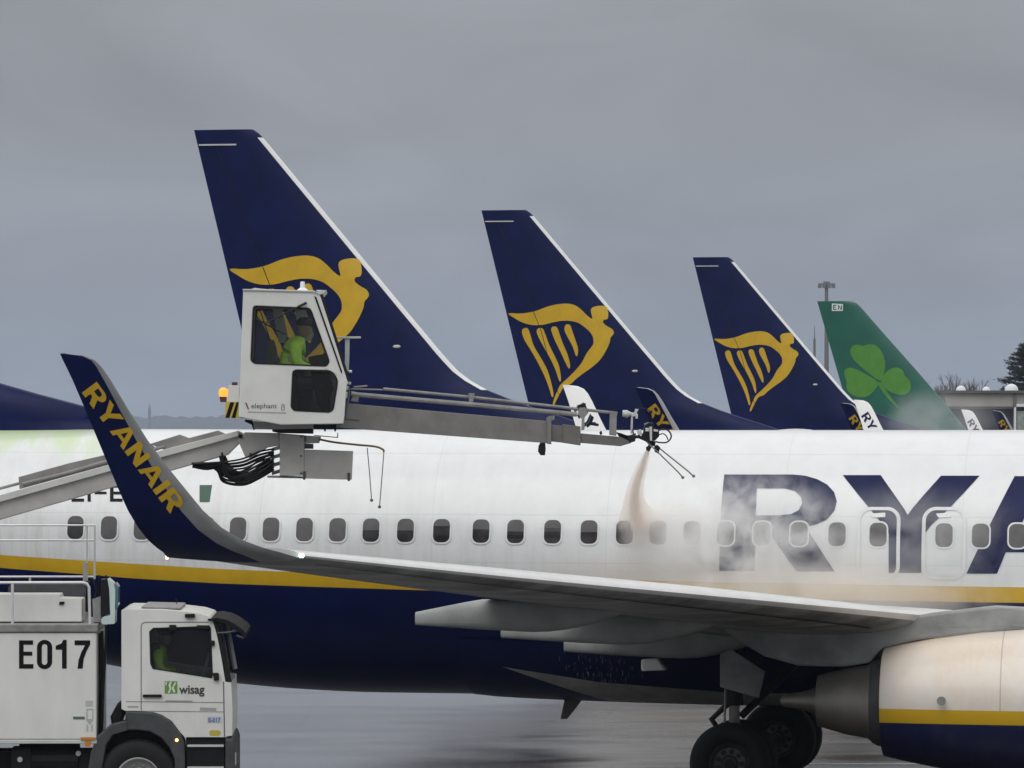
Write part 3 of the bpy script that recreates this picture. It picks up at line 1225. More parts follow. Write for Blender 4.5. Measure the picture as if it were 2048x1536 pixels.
# --- cabin windows
random.seed(3)
wx = [150, 217, 283, 347, 411, 475, 541, 608, 674, 741, 810, 882, 961, 1030, 1104, 1177, 1248, 1315, 1383, 1450, 1523, 1597, 1673, 1755, 1887, 1960, 2034]
for d_ in range(1, 12):
    wx.append(2034+d_*74)
for i, u in enumerate(wx):
    v = 1055+(u-150)*16/1810
    a, b, z = P0.surf(u, v)
    hw, hh = .122, .168
    o = rrect(a-hw-.022, z-hh-.022, a+hw+.022, z+hh+.022, .105, 5)
    inn = rrect(a-hw, z-hh, a+hw, z+hh, .09, 5)
    wf = decal('cabin_window', [[o, inn]], fus_fn(.011), FRAME_M, main, None, .05)
    decal('pane', [[inn]], fus_fn(.009), PANE_M, wf, None, .05)
    fr = (1.0 if u < 700 and i not in (0,) else random.choice([.18, .3, .42, .25, .5])) if u < 1300 else (1 if u < 2000 else random.choice([1, .5]))  # amid the steam, fully drawn grey blinds imitate its veil over the panes
    if fr > .95:
        bl = inn
    else:
        zc_ = z+hh-2*hh*fr
        bl = [p for p in inn if p[1] > zc_]
        bl = [(max(p[0] for p in bl), zc_)]+bl+[(min(p[0] for p in bl), zc_)] if len(bl) > 3 else inn
        bl = [(a+hw, zc_)]+[p for p in inn if p[1] > zc_+.002]+[(a-hw, zc_)]
    decal('blind_or_veil', [[bl]], fus_fn(.0105), BLIND_OR_VEIL_M, wf, None, .05)

# --- overwing exits
for u0, u1 in ((1712, 1801), (1842, 1933)):
    a0, _, z0 = P0.surf(u0, 1159); a1, _, z1 = P0.surf(u1, 1014)
    ro = rrect(a0, z0, a1, z1, .19, 8); ri = rrect(a0+.052, z0+.045, a1-.052, z1-.045, .145, 8)
    ex = decal('overwing_exit', [[ro, ri]], fus_fn(.010), FRAME_M, main, .25, .05)
    um = (u0+u1)/2
    decal('exit_handle', [[az([(um-17, 1027), (um+13, 1025), (um+13, 1034), (um-12, 1035)])]], fus_fn(.013), WHITE_M, ex, None, .05)

# --- small fittings on the near aircraft
bl = MB()
P = [P0.un(u, v, 0) for u, v in ((1133, 1380), (1174, 1380), (1160, 1405), (1134, 1438), (1121, 1438))]
bl.plate(P, [], -.03, .03)
bl.obj('blade_antenna', mat('antenna_brown', (.07, .055, .05), .5), main, bevel=.01)
P = [P0.un(u, v, 2.25) for u, v in ((1283, 1318), (1318, 1317), (1326, 1330), (1334, 1340), (1283, 1342))]
MB().plate(P, [], -2.35, -2.12).obj('flap_fairing_end', WHITE_M, main, bevel=.03)
P = [P0.un(u, v, 3.5) for u, v in ((1440, 1308), (1462, 1298), (1530, 1343), (1518, 1396), (1440, 1374))]
MB().plate(P, [], -3.54, -3.50).obj('gear_door', GREY_M, main, bevel=.01)
P = [P0.un(u, v, -2.3) for u, v in ((1440, 1308), (1462, 1298), (1530, 1343), (1518, 1396), (1440, 1374))]
MB().plate([(p[0], p[1]-.05) for p in P], [], 3.50, 3.54).obj('gear_door', GREY_M, main, bevel=.01)
a, z = P0.un(598, 1111, 16.45)
lg = MB()
lg.lathe([(-.035, .005), (-.02, .026), (.02, .026), (.035, .005)], (a+.03, -16.5, z), 'x', 10)
lg.obj('navigation_light', lamp_mat('green_light', (.55, 1.0, .65), 4), main, smooth=True)
a, z = P0.un(336, 1110, 16.5)
lg = MB()
lg.lathe([(-.05, .012), (-.04, .018), (.04, .018), (.05, .012)], (a-.02, -16.5, z), 'z', 8)
lg.obj('tail_light', lamp_mat('white_warm_light', (1.0, .66, .45), 3), main, smooth=True)
for u in (759, 1033, 1227):
    bb = 12.5-(u-759)*.0062
    aa = wing_le(bb)+.01
    MB().lathe([(-.012, .004), (0, .016), (.012, .004)], (aa-.12, -bb, wing_z(bb)-.06), 'x', 8).obj('wing_fastener', METAL_M, main, smooth=True)
# scanning panel detail on the nacelle
pd = MB()
aa, zz = P0.un(1882, 1402, 5.83)
pd.lathe([(0, .001), (0, .06), (.01, .062)], (aa, -(4.83+1.0), zz), 'y', 20)
pd.obj('access_port', STEEL_M, main)
# crown antenna low dome behind the exits
aa, zz = P0.un(1590, 859, 0)
rg = [[(aa+.36*s_*math.cos(q), .12*s_*math.sin(q), ZT-.01+.035*(1-s_**2)) for q in np.linspace(0, 2*math.pi, 20, endpoint=False)] for s_ in (1, .85, .6, .3, .05)]
MB().loft(rg).obj('crown_antenna', PALE_M, main, smooth=True)

# --- parked row behind: built once, then copied with its parts and sub-parts
p1, wl1, fo1 = airliner('parked_airliner', 'parked navy-tailed airliner nearest behind, its tall fin rising behind the spray cabin', P1, fus=WHITE_M)
p1.scale = (1, 1, 1.008)
p1['group'] = 'navy-tailed airliners parked in the row behind'


def copy_tree(o, parent=None):
    c = o.copy()
    C.objects.link(c)
    c.parent = parent
    for ch in o.children:
        copy_tree(ch, c)
    return c


for ps, lb in ((P2, 'parked navy-tailed airliner second in the row, fin standing above the spray boom tip'), (P3, 'parked navy-tailed airliner farthest in the row, fin overlapping the green tail')):
    c = copy_tree(p1)
    ps.place(c)
    c.scale = (1, 1, 1)
    c['label'] = lb
    c['group'] = 'navy-tailed airliners parked in the row behind'

# --- green-tailed airliner beyond
PG = Pose(28.63, 244.4, .19)
GREEN_M = mat('green_paint', (.004, .105, .070), .35, var=.1, vscale=1, coat=.2)
SHAM_M = mat('shamrock_green', (.075, .25, .03), .4, var=.08)


def C4(P):
    return [(1380+x/3.066, 490+y/3.066) for x, y in P]


gl = [(985, 345), (1018, 353), (1045, 378), (1200, 555), (1400, 780), (1520, 920), (1610, 1030), (1700, 1140)]
GLE = sorted([(PG.un(u, v, 0)[1], PG.un(u, v, 0)[0]) for u, v in C4(gl)])
GTE = sorted([(PG.un(u, v, 0)[1], PG.un(u, v, 0)[0]) for u, v in C4([(780, 345), (915, 815)])])
gt = thing('green_tailed_airliner', 'airliner with a green tail fin bearing a three-leaved clover', 'airplane')
PG.place(gt)
make_fuselage(gt, WHITE_M, WHITE_M, GREEN_M)
gfin = Fin(GLE, GTE)
gfo = gfin.build(gt, GREEN_M, GREEN_M)
leaves = [[(1160, 830), (1100, 790), (1040, 740), (1000, 700), (980, 660), (990, 625), (1020, 610), (1060, 619), (1090, 610), (1130, 612), (1165, 640), (1190, 690), (1195, 750), (1180, 800)],
          [(1150, 842), (1080, 793), (1020, 762), (975, 752), (945, 770), (945, 800), (958, 840), (957, 880), (980, 910), (1020, 930), (1080, 930), (1130, 890)],
          [(1167, 832), (1190, 790), (1230, 760), (1270, 752), (1305, 770), (1315, 800), (1345, 830), (1355, 870), (1340, 905), (1300, 920), (1250, 910), (1200, 880)],
          [(1150, 850), (1172, 845), (1190, 872), (1228, 930), (1272, 985), (1276, 1002), (1258, 985), (1203, 930)]]
fin_decal('clover_emblem', [[[PG.un(u, v, .25) for u, v in smooth_poly(C4(p), 3)]] for p in leaves], gfin, SHAM_M, gfo)


def gdec(name, polys, mt, off):
    return decal(name, [[[PG.un(u, v, .2) for u, v in C4(p)]] for p in polys], lambda a, z: (a, -(gfin.half(a, z)+off), z), mt, gfo, .2, .2)


gdec('code_plate', [[(868, 358), (936, 362), (936, 404), (868, 404)]], WHITE_M, .010)
gdec('code_letters', [[(876, 366), (882, 366), (882, 398), (876, 398)], [(882, 366), (898, 366), (898, 372), (882, 372)], [(882, 379), (894, 379), (894, 384), (882, 384)], [(882, 392), (898, 392), (898, 398), (882, 398)],
                      [(906, 368), (912, 368), (912, 398), (906, 398)], [(912, 368), (924, 390), (924, 398), (912, 378)], [(924, 368), (930, 368), (930, 398), (924, 398)]], GREEN_M, .016)
for sgn in (-1, 1):
    make_wing(gt, sgn, GREY_M, GREY_M, METAL_M)
    make_engine(gt, sgn, False)
    make_gear(gt, sgn)
    make_tailplane(gt, sgn, WHITE_M)

# =================================================================== the de-icing truck
TX, TY, PHI = -5.2, 67.7, R(1.6)
truck = thing('deicing_truck', 'white de-icing truck numbered E017 with a raised spray cabin and boom', 'truck', (TX, TY, 0), (0, 0, PHI))
YN, YF = 66.5, 69.0                                  # near and far side of the truck


def T(u, v, Y=YN):
    """photo pixel at depth Y -> (x, z) in truck coordinates"""
    k, yl = (u-1024)/FPX, Y-TY
    x = (k*(TY+yl*math.cos(PHI))-TX+yl*math.sin(PHI))/(math.cos(PHI)-k*math.sin(PHI))
    return (x, CAMH-(v-V0)/FPX*(TY+x*math.sin(PHI)+yl*math.cos(PHI)))


def TW3(u, v, Y):
    x, z = T(u, v, Y)
    yl = Y-TY
    return (TX+x*math.cos(PHI)-yl*math.sin(PHI), TY+x*math.sin(PHI)+yl*math.cos(PHI), z)


def T3(u, v, Y):
    x, z = T(u, v, Y)
    return (x, Y-TY, z)


def TP(P, Y=YN):
    return [T(u, v, Y) for u, v in P]


def C7(P):
    return [(x/3.096, 1040+y/3.096) for x, y in P]


y0, y1 = YN-TY, YF-TY
TW = mat('truck_white', (.72, .73, .695), .4, var=.07, vscale=2, coat=.15, stretch=(1, 1, .4))
TG = mat('boom_grey_paint', (.44, .43, .41), .5, var=.1, vscale=3)
TA = mat('arm_grey_paint', (.20, .195, .185), .5, var=.15, vscale=4)
ALU = mat('rail_aluminium', (.68, .68, .68), .4, metal=.3, var=.06)

# --- tank body
xl = -6.0
xr, zt_ = T(193, 1265)
_, zb_ = T(193, 1479)
m = MB().box(xl, xr, y0, y1, zb_, zt_)
body = m.obj('tank_body', TW, truck, bevel=.02)
m = MB()
_, zl0 = T(0, 1266); _, zl1 = T(0, 1248)
m.box(xl, xr+.02, y0-.025, y1+.025, zt_+.003, T(0, 1248)[1])
m.obj('roof_deck', STEEL_M, truck, bevel=.015)
m = MB().box(xl, xr+.006, y0-.012, y1+.012, zb_-.055, zb_-.003)
m.obj('bottom_rail', PALE_M, truck, bevel=.008)
# number E017
num = []
E_ = [(118, 745), (205, 745), (205, 772), (146, 772), (146, 815), (200, 815), (200, 840), (146, 840), (146, 892), (207, 892), (207, 920), (118, 920)]
O_ = rrect(229, 742, 323, 923, 46, 7); Oi = rrect(259, 768, 293, 897, 17, 5)
one = [(345, 778), (345, 803), (384, 803), (384, 920), (413, 920), (413, 742), (392, 742), (380, 765)]
sev = [(462, 745), (558, 745), (558, 772), (535, 815), (518, 862), (512, 920), (480, 920), (487, 865), (505, 815), (527, 775), (462, 775)]


def tdec(name, loops, mt, parent, off=.004, Y=YN):
    def fn(x, z):
        return (x, Y-TY-off, z)
    return decal(name, [[TP(C7(p)) for p in lp] for lp in loops], fn, mt, parent)


tdec('number_lettering', [[E_], [O_, Oi], [one], [sev]], BLK, body)
GRN = mat('logo_green', (.13, .30, .035), .45)
tdec('side_sticker', [[[(452, 1217), (524, 1217), (524, 1234), (452, 1234)]]], mat('sticker_green', (.09, .14, .10), .5), body)
tdec('side_label', [[[(530, 1118), (575, 1118), (575, 1152), (530, 1152)]], [[(535, 1168), (578, 1168), (578, 1240), (556, 1268), (535, 1240)], [(542, 1176), (542, 1232), (571, 1232), (571, 1176)]], [[(536, 1262), (546, 1275), (546, 1308), (536, 1308)]], [[(564, 1275), (574, 1262), (574, 1308), (564, 1308)]]], mat('label_grey', (.45, .46, .45), .5), body)
m = MB()
for sx0, sx1, sz0, sz1, k in ((500, 590, 1345, 1362, 0), (527, 562, 1368, 1402, 0)):
    (a0, z1), (a1, z0) = T(*C7([(sx0, sz0)])[0]), T(*C7([(sx1, sz1)])[0])
    m.box(a0, a1, y0-.03, y0-.015, z0, z1)
m.obj('side_reflector', mat('amber_reflector', (.50, .20, .03), .3), truck)

# --- chassis, wheels
ch = MB()
ch.box(xl+.2, T(470, 0)[0]-.4, y0+.75, y0+.95, .62, .86)
ch.box(xl+.2, T(470, 0)[0]-.4, y1-.95, y1-.75, .62, .86)
for x in (-5, -3.6, -2.2, -.6):
    ch.box(x, x+.12, y0+.95, y1-.95, .66, .82)
(a0, z1), (a1, z0) = T(70, 1490), T(160, 1535)
ch.lathe([(-.4, .001), (-.4, .24), (.4, .24), (.4, .001)], (T(95, 0)[0], y0+.45, .78), 'x', 20)
ch.box(T(20, 0)[0], T(60, 0)[0], y0+.2, y0+.7, .6, .95)
ch.box(T(150, 0)[0], T(178, 0)[0], y0+.25, y0+.6, .62, .9)
ch.box(-5.6, T(-60, 0)[0], y0+.35, y0+.6, .55, .93)
ch.obj('chassis', BLACK_M, truck, bevel=.01)
fw = MB()
for x_0, zz in ((T(38, 0)[0], .80), (T(155, 0)[0], .88)):
    MB().lathe([(0, .001), (0, .035), (.06, .035), (.06, .001)], (x_0, y0+.16, zz), 'y', 12).obj('chassis_fitting', PALE_M, truck)
WXc = T(276, 0)[0]
for x in (WXc, -3.9, -5.2):
    for sy in (0, 1):
        yc = (y0+.17) if not sy else (y1-.17)
        d_ = -1 if not sy else 1
        tm = MB().lathe([(-.13, .29), (-.15, .33), (-.155, .42), (-.145, .49), (-.11, .525), (0, .532), (.11, .525), (.145, .49), (.155, .42), (.15, .33), (.13, .29)], (x, yc, .535), 'y', 56)
        for k in range(44):
            q = 2*math.pi*k/44
            for yy in (-.07, .03):
                c_, s_ = math.cos(q), math.sin(q)
                V = [(x+c_*r_-s_*w_, yc+yy+e, .535+s_*r_+c_*w_) for r_ in (.52, .538) for w_ in (-.02, .02) for e in (0, .045)]
                tm.add(V, [(0, 1, 3, 2), (4, 6, 7, 5), (0, 4, 5, 1), (2, 3, 7, 6), (0, 2, 6, 4), (1, 5, 7, 3)])
        wo_ = tm.obj('wheel', RUBBER_M, truck, smooth=60)
        rm = MB().lathe([(d_*.10, .292), (d_*.148, .30), (d_*.15, .285), (d_*.12, .265), (d_*.04, .24), (d_*.02, .17), (d_*.10, .15), (d_*.13, .12), (d_*.14, .001)], (x, yc, .535), 'y', 40)
        for k in range(10):
            q = 2*math.pi*k/10
            rm.lathe([(-.02, .001), (-.02, .016), (.02, .016), (.02, .001)], (x+.2*math.cos(q), yc+d_*.05, .535+.2*math.sin(q)), 'y', 8)
        rm.obj('rim', mat('steel_rim', (.42, .42, .41), .45, metal=.3, var=.15), wo_, smooth=40)

# --- cab
cab_out = C7([(752, 560), (775, 552), (1000, 555), (1130, 565), (1235, 578), (1295, 597), (1318, 625), (1345, 720), (1372, 860), (1395, 1002), (1432, 1008), (1440, 1180), (1438, 1335), (1392, 1342), (1392, 1345), (1145, 1345), (1120, 1320), (1062, 1243), (1000, 1205), (950, 1190), (775, 1182), (752, 1170)])
win = C7([(948, 668), (1296, 656), (1306, 668), (1318, 960), (1312, 980), (1240, 968), (945, 922), (930, 890), (924, 690)])
co_ = TP(cab_out); wo2 = TP(win)
m = MB()
m.plate(co_, [wo2], y0, y0+.05)
m.plate(co_, [wo2], y1-.05, y1)
n = len(co_)
for i in range(n):
    if i in (6, 7, 8):            # windscreen opening
        continue
    a_, b_ = co_[i], co_[(i+1) % n]
    m.add([(a_[0], y0+.05, a_[1]), (b_[0], y0+.05, b_[1]), (b_[0], y1-.05, b_[1]), (a_[0], y1-.05, a_[1])], [(0, 1, 2, 3)])
cab = m.obj('cab', TW, truck, bevel=.012)
m = MB().plate(wo2, [], y0+.018, y0+.028)
m.obj('side_window', DGLASS_M, cab)
m = MB().plate(wo2, [], y1-.028, y1-.018)
m.obj('side_window', DGLASS_M, cab)
ws = TP(C7([(1318, 625), (1345, 720), (1372, 860), (1395, 1002)]))
m = MB()
V = []
for k in range(9):
    t = k/8
    yy = y0+.05+(y1-y0-.1)*t
    bu = .10*(1-(2*t-1)**2)
    V.append([(p[0]+bu, yy, p[1]) for p in ws])
m.loft(V, cap=False, closed=False)
m.obj('windscreen', DGLASS_M, cab, smooth=True)
# window seal, door joint, trim
sl = MB()
wi = [((p[0]-T(362, 0)[0])*.955+T(362, 0)[0], (p[1]-T(0, 1302)[1])*.955+T(0, 1302)[1]) for p in wo2]
sl.plate(wo2, [wi], y0-.006, y0+.03)
sl.obj('window_seal', BLACK_M, cab)
dj = MB()
dp = TP(C7([(874, 1178), (874, 660), (880, 640), (900, 632), (1290, 632)]))
dj.tube([(p[0], y0-.001, p[1]) for p in dp], .006, 6)
dp = TP(C7([(1384, 1000), (1387, 1180), (1390, 1340)]))
dj.tube([(p[0], y0-.001, p[1]) for p in dp], .008, 6)
for yy in (1182, 1124):
    dp = TP(C7([(780, yy), (1384, yy+6)]))
    dj.tube([(p[0], y0-.001, p[1]) for p in dp], .004, 6)
dj.obj('door_joint', mat('joint_grey', (.12, .12, .12), .6), cab)
dh = MB().plate(rounded(TP(C7([(884, 1080), (1003, 1080), (1003, 1097), (884, 1097)])), .02), [], y0-.03, y0-.004)
dh.obj('door_handle', BLACK_M, cab)
ap = MB()
ap.plate(TP(C7([(1312, 610), (1345, 600), (1362, 690), (1392, 800), (1412, 900), (1430, 985), (1436, 1004), (1400, 1004), (1375, 870), (1345, 740)])), [], y0+.02, y0+.12)
ap.obj('windscreen_pillar', BLACK_M, cab, bevel=.01)
# light reflection in the windscreen, modelled as a pale strip behind the glass
ap = MB()
ap.plate(TP(C7([(1350, 640), (1380, 640), (1440, 970), (1412, 975)])), [], y1-.2, y1-.1)
ap.obj('glass_reflection', PALE_M, cab)
# fender
arc = [(775, 1184), (950, 1192), (1005, 1208), (1062, 1246), (1118, 1322), (1142, 1375), (1146, 1450), (1146, 1570), (1085, 1570), (1080, 1480), (1050, 1410), (1000, 1350), (930, 1310), (850, 1300), (790, 1300)]
m = MB().plate(TP(C7(arc)), [], y0-.03, y0+.45)
m.obj('mudguard', DGREY_M, truck, bevel=.02)
m = MB().plate(TP(C7([(790, 1240), (800, 1300), (700, 1330), (655, 1400), (630, 1560), (545, 1560), (560, 1440), (600, 1340), (690, 1265)])), [], y0-.01, y0+.45)
m.obj('mudguard', DGREY_M, truck, bevel=.02)
MB().lathe([(0, .001), (0, .66), (.02, .66), (.02, .001)], (WXc, y0+.43, .56), 'y', 40).obj('arch_liner', BLACK_M, truck)
# bumper & steps
m = MB()
m.plate(TP(C7([(1394, 1348), (1440, 1352), (1456, 1400), (1456, 1640), (1394, 1640)])), [], y0-.01, y1+.01)
m.obj('bumper', DGREY_M, truck, bevel=.03)
m = MB()
m.plate(TP(C7([(1150, 1350), (1390, 1348), (1390, 1640), (1155, 1640)])), [], y0+.05, y0+.55)
m.obj('step_panel', BLACK_M, truck, bevel=.01)
m = MB()
for yy in (1392, 1528):
    m.plate(TP(C7([(1160, yy), (1385, yy), (1385, yy+14), (1160, yy+14)])), [], y0+.0, y0+.3)
m.obj('step', PALE_M, truck, bevel=.005)
m = MB().plate(TP(C7([(1442, 1440), (1459, 1445), (1460, 1520), (1444, 1530)])), [], y0+.0, y0+.35)
m.obj('headlight', PALE_M, truck, bevel=.01)
sm = MB()
c = T(*C7([(1095, 1362)])[0])
sm.lathe([(-.045, .001), (-.045, .018), (-.03, .02)], (c[0], y0, c[1]), 'y', 10)
sm.obj('marker_light', lamp_mat('orange_light', (1.0, .42, .10), 8), truck)
# visor over the windscreen, with its side bracket
vp = C7([(1285, 612), (1345, 604), (1405, 616), (1462, 645), (1502, 676), (1522, 698), (1518, 734), (1506, 726), (1503, 706), (1470, 684), (1405, 648), (1345, 628), (1290, 622)])
m = MB().plate(TP(vp), [], y0-.06, y1+.06)
vis = m.obj('sun_visor', glass('smoked_visor', (.06, .063, .066), .62, .7), truck, bevel=.006)
m = MB()
for Pq in ([(1345, 700), (1415, 696), (1475, 682)], [(1465, 716), (1512, 732)], [(1435, 645), (1455, 690)]):
    q = TP(C7(Pq))
    m.tube([(p[0], y0-.03, p[1]) for p in q], .016, 6)
m.obj('visor_bracket', DGREY_M, truck)
# roof and side small parts
m = MB()
for Pq in ([(1145, 580), (1208, 580), (1208, 604), (1145, 604)], [(1048, 648), (1092, 648), (1092, 686), (1048, 686)], [(1300, 745), (1330, 745), (1330, 778), (1300, 778)], [(1318, 945), (1355, 945), (1358, 990), (1325, 995)], [(1218, 650), (1300, 652), (1300, 672), (1218, 672)]):
    MB().plate(TP(C7(Pq)), [], y0-.05, y0-.002).obj('cab_fitting', BLACK_M, cab, bevel=.012)
m = MB()
m.plate(TP(C7([(870, 540), (1110, 545), (1115, 558), (868, 550)])), [], y0+.3, y1-.3)
m.obj('roof_hatch', STEEL_M, cab, bevel=.008)
m = MB()
m.tube([T3(353, 1208, YN+.8), T3(352, 1196, YN+.8)], .006, 5)
m.obj('antenna', BLACK_M, cab)
# door writing
tdec('door_emblem', [[[(1020, 998), (1098, 998), (1098, 1074), (1020, 1074)]]], GRN, cab)
tdec('emblem_curve', [[[(1052, 1002), (1064, 1000), (1056, 1022), (1062, 1042), (1050, 1072), (1038, 1072), (1050, 1044), (1044, 1022)]], [[(1026, 1003), (1036, 1003), (1030, 1024), (1024, 1024)]], [[(1082, 1006), (1094, 1004), (1076, 1036), (1086, 1064), (1074, 1070), (1064, 1040)]]], TW, cab, .007)


def ttext(name, s, u0, v0, u1, vcap, mt, parent, Y, off=.005, bold=0.0, slant=0):
    """text with its baseline at v0 from u0 to u1; cap height from vcap"""
    (xa, za), (xb, zb), (xc, zc) = T(u0, v0, Y), T(u1, v0, Y), T(u0, vcap, Y)
    bm = text_bm(s, zc-za, xb-xa, bold)
    return drape(name, bm, lambda x, z: (xa+x, Y-TY-off, za+z), mt, parent, None, None)


ttext('door_lettering', 'wisag', 358, 1387, 409, 1369, mat('charcoal_lettering', (.05, .05, .055), .5), cab, YN, bold=.025)
tdec('door_stripe', [[[(1025, 1116), (1192, 1118), (1192, 1126), (1025, 1124)]], [[(1240, 1160), (1340, 1164), (1338, 1180), (1236, 1178)]], [[(790, 1152), (856, 1152), (856, 1160), (790, 1160)]]], mat('label_grey2', (.34, .34, .33), .5), cab)
tdec('code_sticker', [[[(1283, 1216), (1372, 1216), (1372, 1254), (1283, 1254)]]], mat('sticker_blue', (.50, .54, .66), .5), cab)
ttext('code_lettering', 'E-017', 417, 1444, 441, 1435, mat('sticker_text', (.12, .14, .30), .5), cab, YN, .008, .03)
tdec('yellow_sticker', [[rrect(1296, 1302, 1366, 1334, 14)]], mat('sticker_yellow', (.50, .40, .04), .5), cab)
# cab interior
m = MB()
m.box(T(250, 0)[0], T(262, 0)[0], y0+.1, y1-.1, T(0, 1440)[1], T(0, 1225)[1])
m.box(T(262, 0)[0], T(440, 0)[0], y0+.1, y1-.1, T(0, 1430)[1], T(0, 1405)[1])
m.box(T(420, 0)[0], T(450, 0)[0], y0+.1, y1-.1, T(0, 1405)[1], T(0, 1350)[1])
m.box(T(300, 0)[0], T(318, 0)[0], y0+.3, y0+.8, T(0, 1405)[1], T(0, 1290)[1])
m.obj('cab_interior', BLACK_M, cab)
sw = MB()
pts = [(T(408, 0)[0]+.05*math.cos(q), y0+.55+.22*math.sin(q), T(0, 1340)[1]+.2*math.cos(q)) for q in np.linspace(0, 2*math.pi, 20)]
sw.tube(pts, .018, 6)
sw.obj('steering_wheel', STEEL_M, cab)
# gap between body and cab: exhaust, hoses, snorkel
m = MB()
m.tube([T3(204, 1262, YN+.3), T3(206, 1350, YN+.3), T3(204, 1440, YN+.3), T3(200, 1475, YN+.3)], .022, 8)
m.tube([T3(212, 1250, YN+.2), T3(210, 1320, YN+.2), T3(206, 1400, YN+.2), T3(204, 1460, YN+.2)], .016, 8)
m.tube([T3(199, 1266, YN+.5), T3(199, 1478, YN+.5)], .03, 8)
m.obj('air_hose', BLACK_M, truck, smooth=True)
m = MB().plate(TP([(232, 1410), (240, 1404), (246, 1432), (240, 1450), (222, 1462), (218, 1436)]), [], y0+.3, y0+.8)
m.obj('air_filter', BLACK_M, truck, bevel=.03)

# --- roof gear
def rail(name, paths, r, Y, mt=ALU, rd=.0):
    m = MB()
    for p in paths:
        m.tube([T3(u, v, Y) for u, v in p], r, 8)
    return m.obj(name, mt, truck, smooth=True)


rail('railing', [[(-500, 1166), (165, 1165), (173, 1167), (178, 1174), (180, 1249)], [(25, 1166), (25, 1250)], [(-150, 1166), (-150, 1250)], [(-330, 1166), (-330, 1250)]], .019, YN+.06)
rail('railing', [[(-500, 1154), (188, 1153.5)], [(189, 1120), (189, 1158)], [(60, 1154), (60, 1240)]], .016, YF-.1)
rail('high_railing', [[(-500, 1050), (190, 1050.5)], [(-500, 1080.5), (188, 1080.5)], [(174, 1051), (174, 1128)], [(189.5, 1050), (189.5, 1125)], [(-100, 1050), (-100, 1235)]], .0135, YF-.4)
rail('support_post', [[(171, 1126), (170.5, 1245)]], .034, YF-.5, TG)
m = MB()
m.plate(TP([(-260, 1190), (116, 1190), (117, 1198), (161, 1199), (161, 1246), (-260, 1246)]), [], y0+.35, y0+1.1)
m.obj('roof_locker', TW, truck, bevel=.015)
m = MB().plate(TP([(116, 1205), (126, 1205), (124, 1211), (115, 1211)]), [], y0+.33, y0+.36)
m.obj('locker_latch', BLACK_M, truck)
m = MB().plate(rounded(TP([(4, 1191), (4, 1178), (12, 1172), (162, 1170), (162, 1200), (4, 1200)]), .05), [], y0+1.15, y0+1.9)
m.obj('heater_cowl', DGREY_M, truck, bevel=.02)
m = MB().plate(TP([(160, 1168), (166, 1168), (166, 1230), (160, 1230)]), [], y0+1.2, y0+1.5)
m.obj('cowl_end', BLACK_M, truck)
# pale work-lamp housing at the front of the deck
m = MB()
m.plate(rounded(TP([(213, 1157), (225, 1168), (229, 1180), (228, 1249), (202, 1250), (200, 1240), (206, 1234), (219, 1232), (217, 1180)]), .02), [], y0+.2, y0+.75)
lh = m.obj('lamp_housing', mat('teal_white_plastic', (.55, .66, .66), .3, coat=.3), truck, bevel=.02)
m = MB().plate(TP([(199, 1160), (216, 1160), (218, 1230), (199, 1232)]), [], y0+.28, y0+.68)
m.obj('lamp_grille', BLACK_M, lh)
m = MB().plate(rounded(TP([(229, 1166), (235, 1175), (234, 1212), (229, 1222)]), .01), [], y0+.25, y0+.7)
m.obj('lamp_glass', mat('teal_glass', (.10, .20, .22), .15), lh)
m = MB().plate(TP([(182, 1200), (199, 1195), (199, 1246), (184, 1246)]), [], y0+.3, y0+.7)
m.obj('lamp_bracket', STEEL_M, truck)
m = MB()
m.tube([T3(186, 1160, YN+.4), T3(194, 1180, YN+.4), T3(190, 1198, YN+.4)], .02, 6)
m.tube([T3(198, 1150, YN+.4), T3(198, 1200, YN+.4)], .012, 6)
m.tube([T3(212, 1150, YN+.4), T3(212, 1160, YN+.4)], .012, 6)
m.obj('cable', BLACK_M, truck, smooth=True)

# --- lower boom (behind the winglet)
YB = 67.3
m = MB()
m.plate([T(-420, 1120, YB), T(478, 862, YB), T(490, 868, YB), T(484, 882, YB), T(456, 910, YB), T(366, 935, YB), T(-420, 1160, YB)], [], YB-.16-TY, YB+.16-TY)
boom = m.obj('lower_boom', TG, truck, bevel=.015)
m = MB()
m.plate([T(-420, 1107, YB), T(215, 930.5, YB), T(340, 896, YB), T(478, 861, YB), T(478, 872, YB), T(345, 909, YB), T(215, 944, YB), T(-420, 1122, YB)], [], YB-.22-TY, YB+.22-TY)
m.obj('boom_flange', mat('boom_light', (.60, .60, .58), .45), boom, bevel=.006)
m = MB()
m.plate([T(38, 954, YB), T(140, 926, YB), T(205, 911, YB), T(300, 888, YB), T(318, 900, YB), T(215, 930, YB), T(40, 978, YB)], [], YB-.1-TY, YB+.1-TY)
m.plate([T(300, 888, YB), T(360, 869, YB), T(378, 876, YB), T(436, 861, YB), T(452, 868, YB), T(330, 900, YB)], [], YB-.12-TY, YB+.12-TY)
m.tube([T3(-420, 1088, YB), T3(45, 965, YB)], .022, 8)
m.tube([T3(44, 968, YB-.12), T3(125, 948, YB-.12), T3(205, 925, YB-.12), T3(330, 893, YB-.12)], .025, 8)
m.obj('boom_cylinder', mat('cylinder_grey', (.25, .24, .235), .5, var=.15), boom, bevel=.012)
# turntable pedestal at the rear of the body
m = MB()
m.tube([(-5.0, 0, 2.85), (-5.0, 0, 3.3)], .5, 20)
m.plate([(-5.6, 3.2), (-4.5, 3.2), (-4.4, 3.75), (-5.0, 4.2), (-5.6, 3.7)], [], YB-.3-TY, YB+.3-TY)
m.obj('boom_pedestal', TG, truck, bevel=.02)
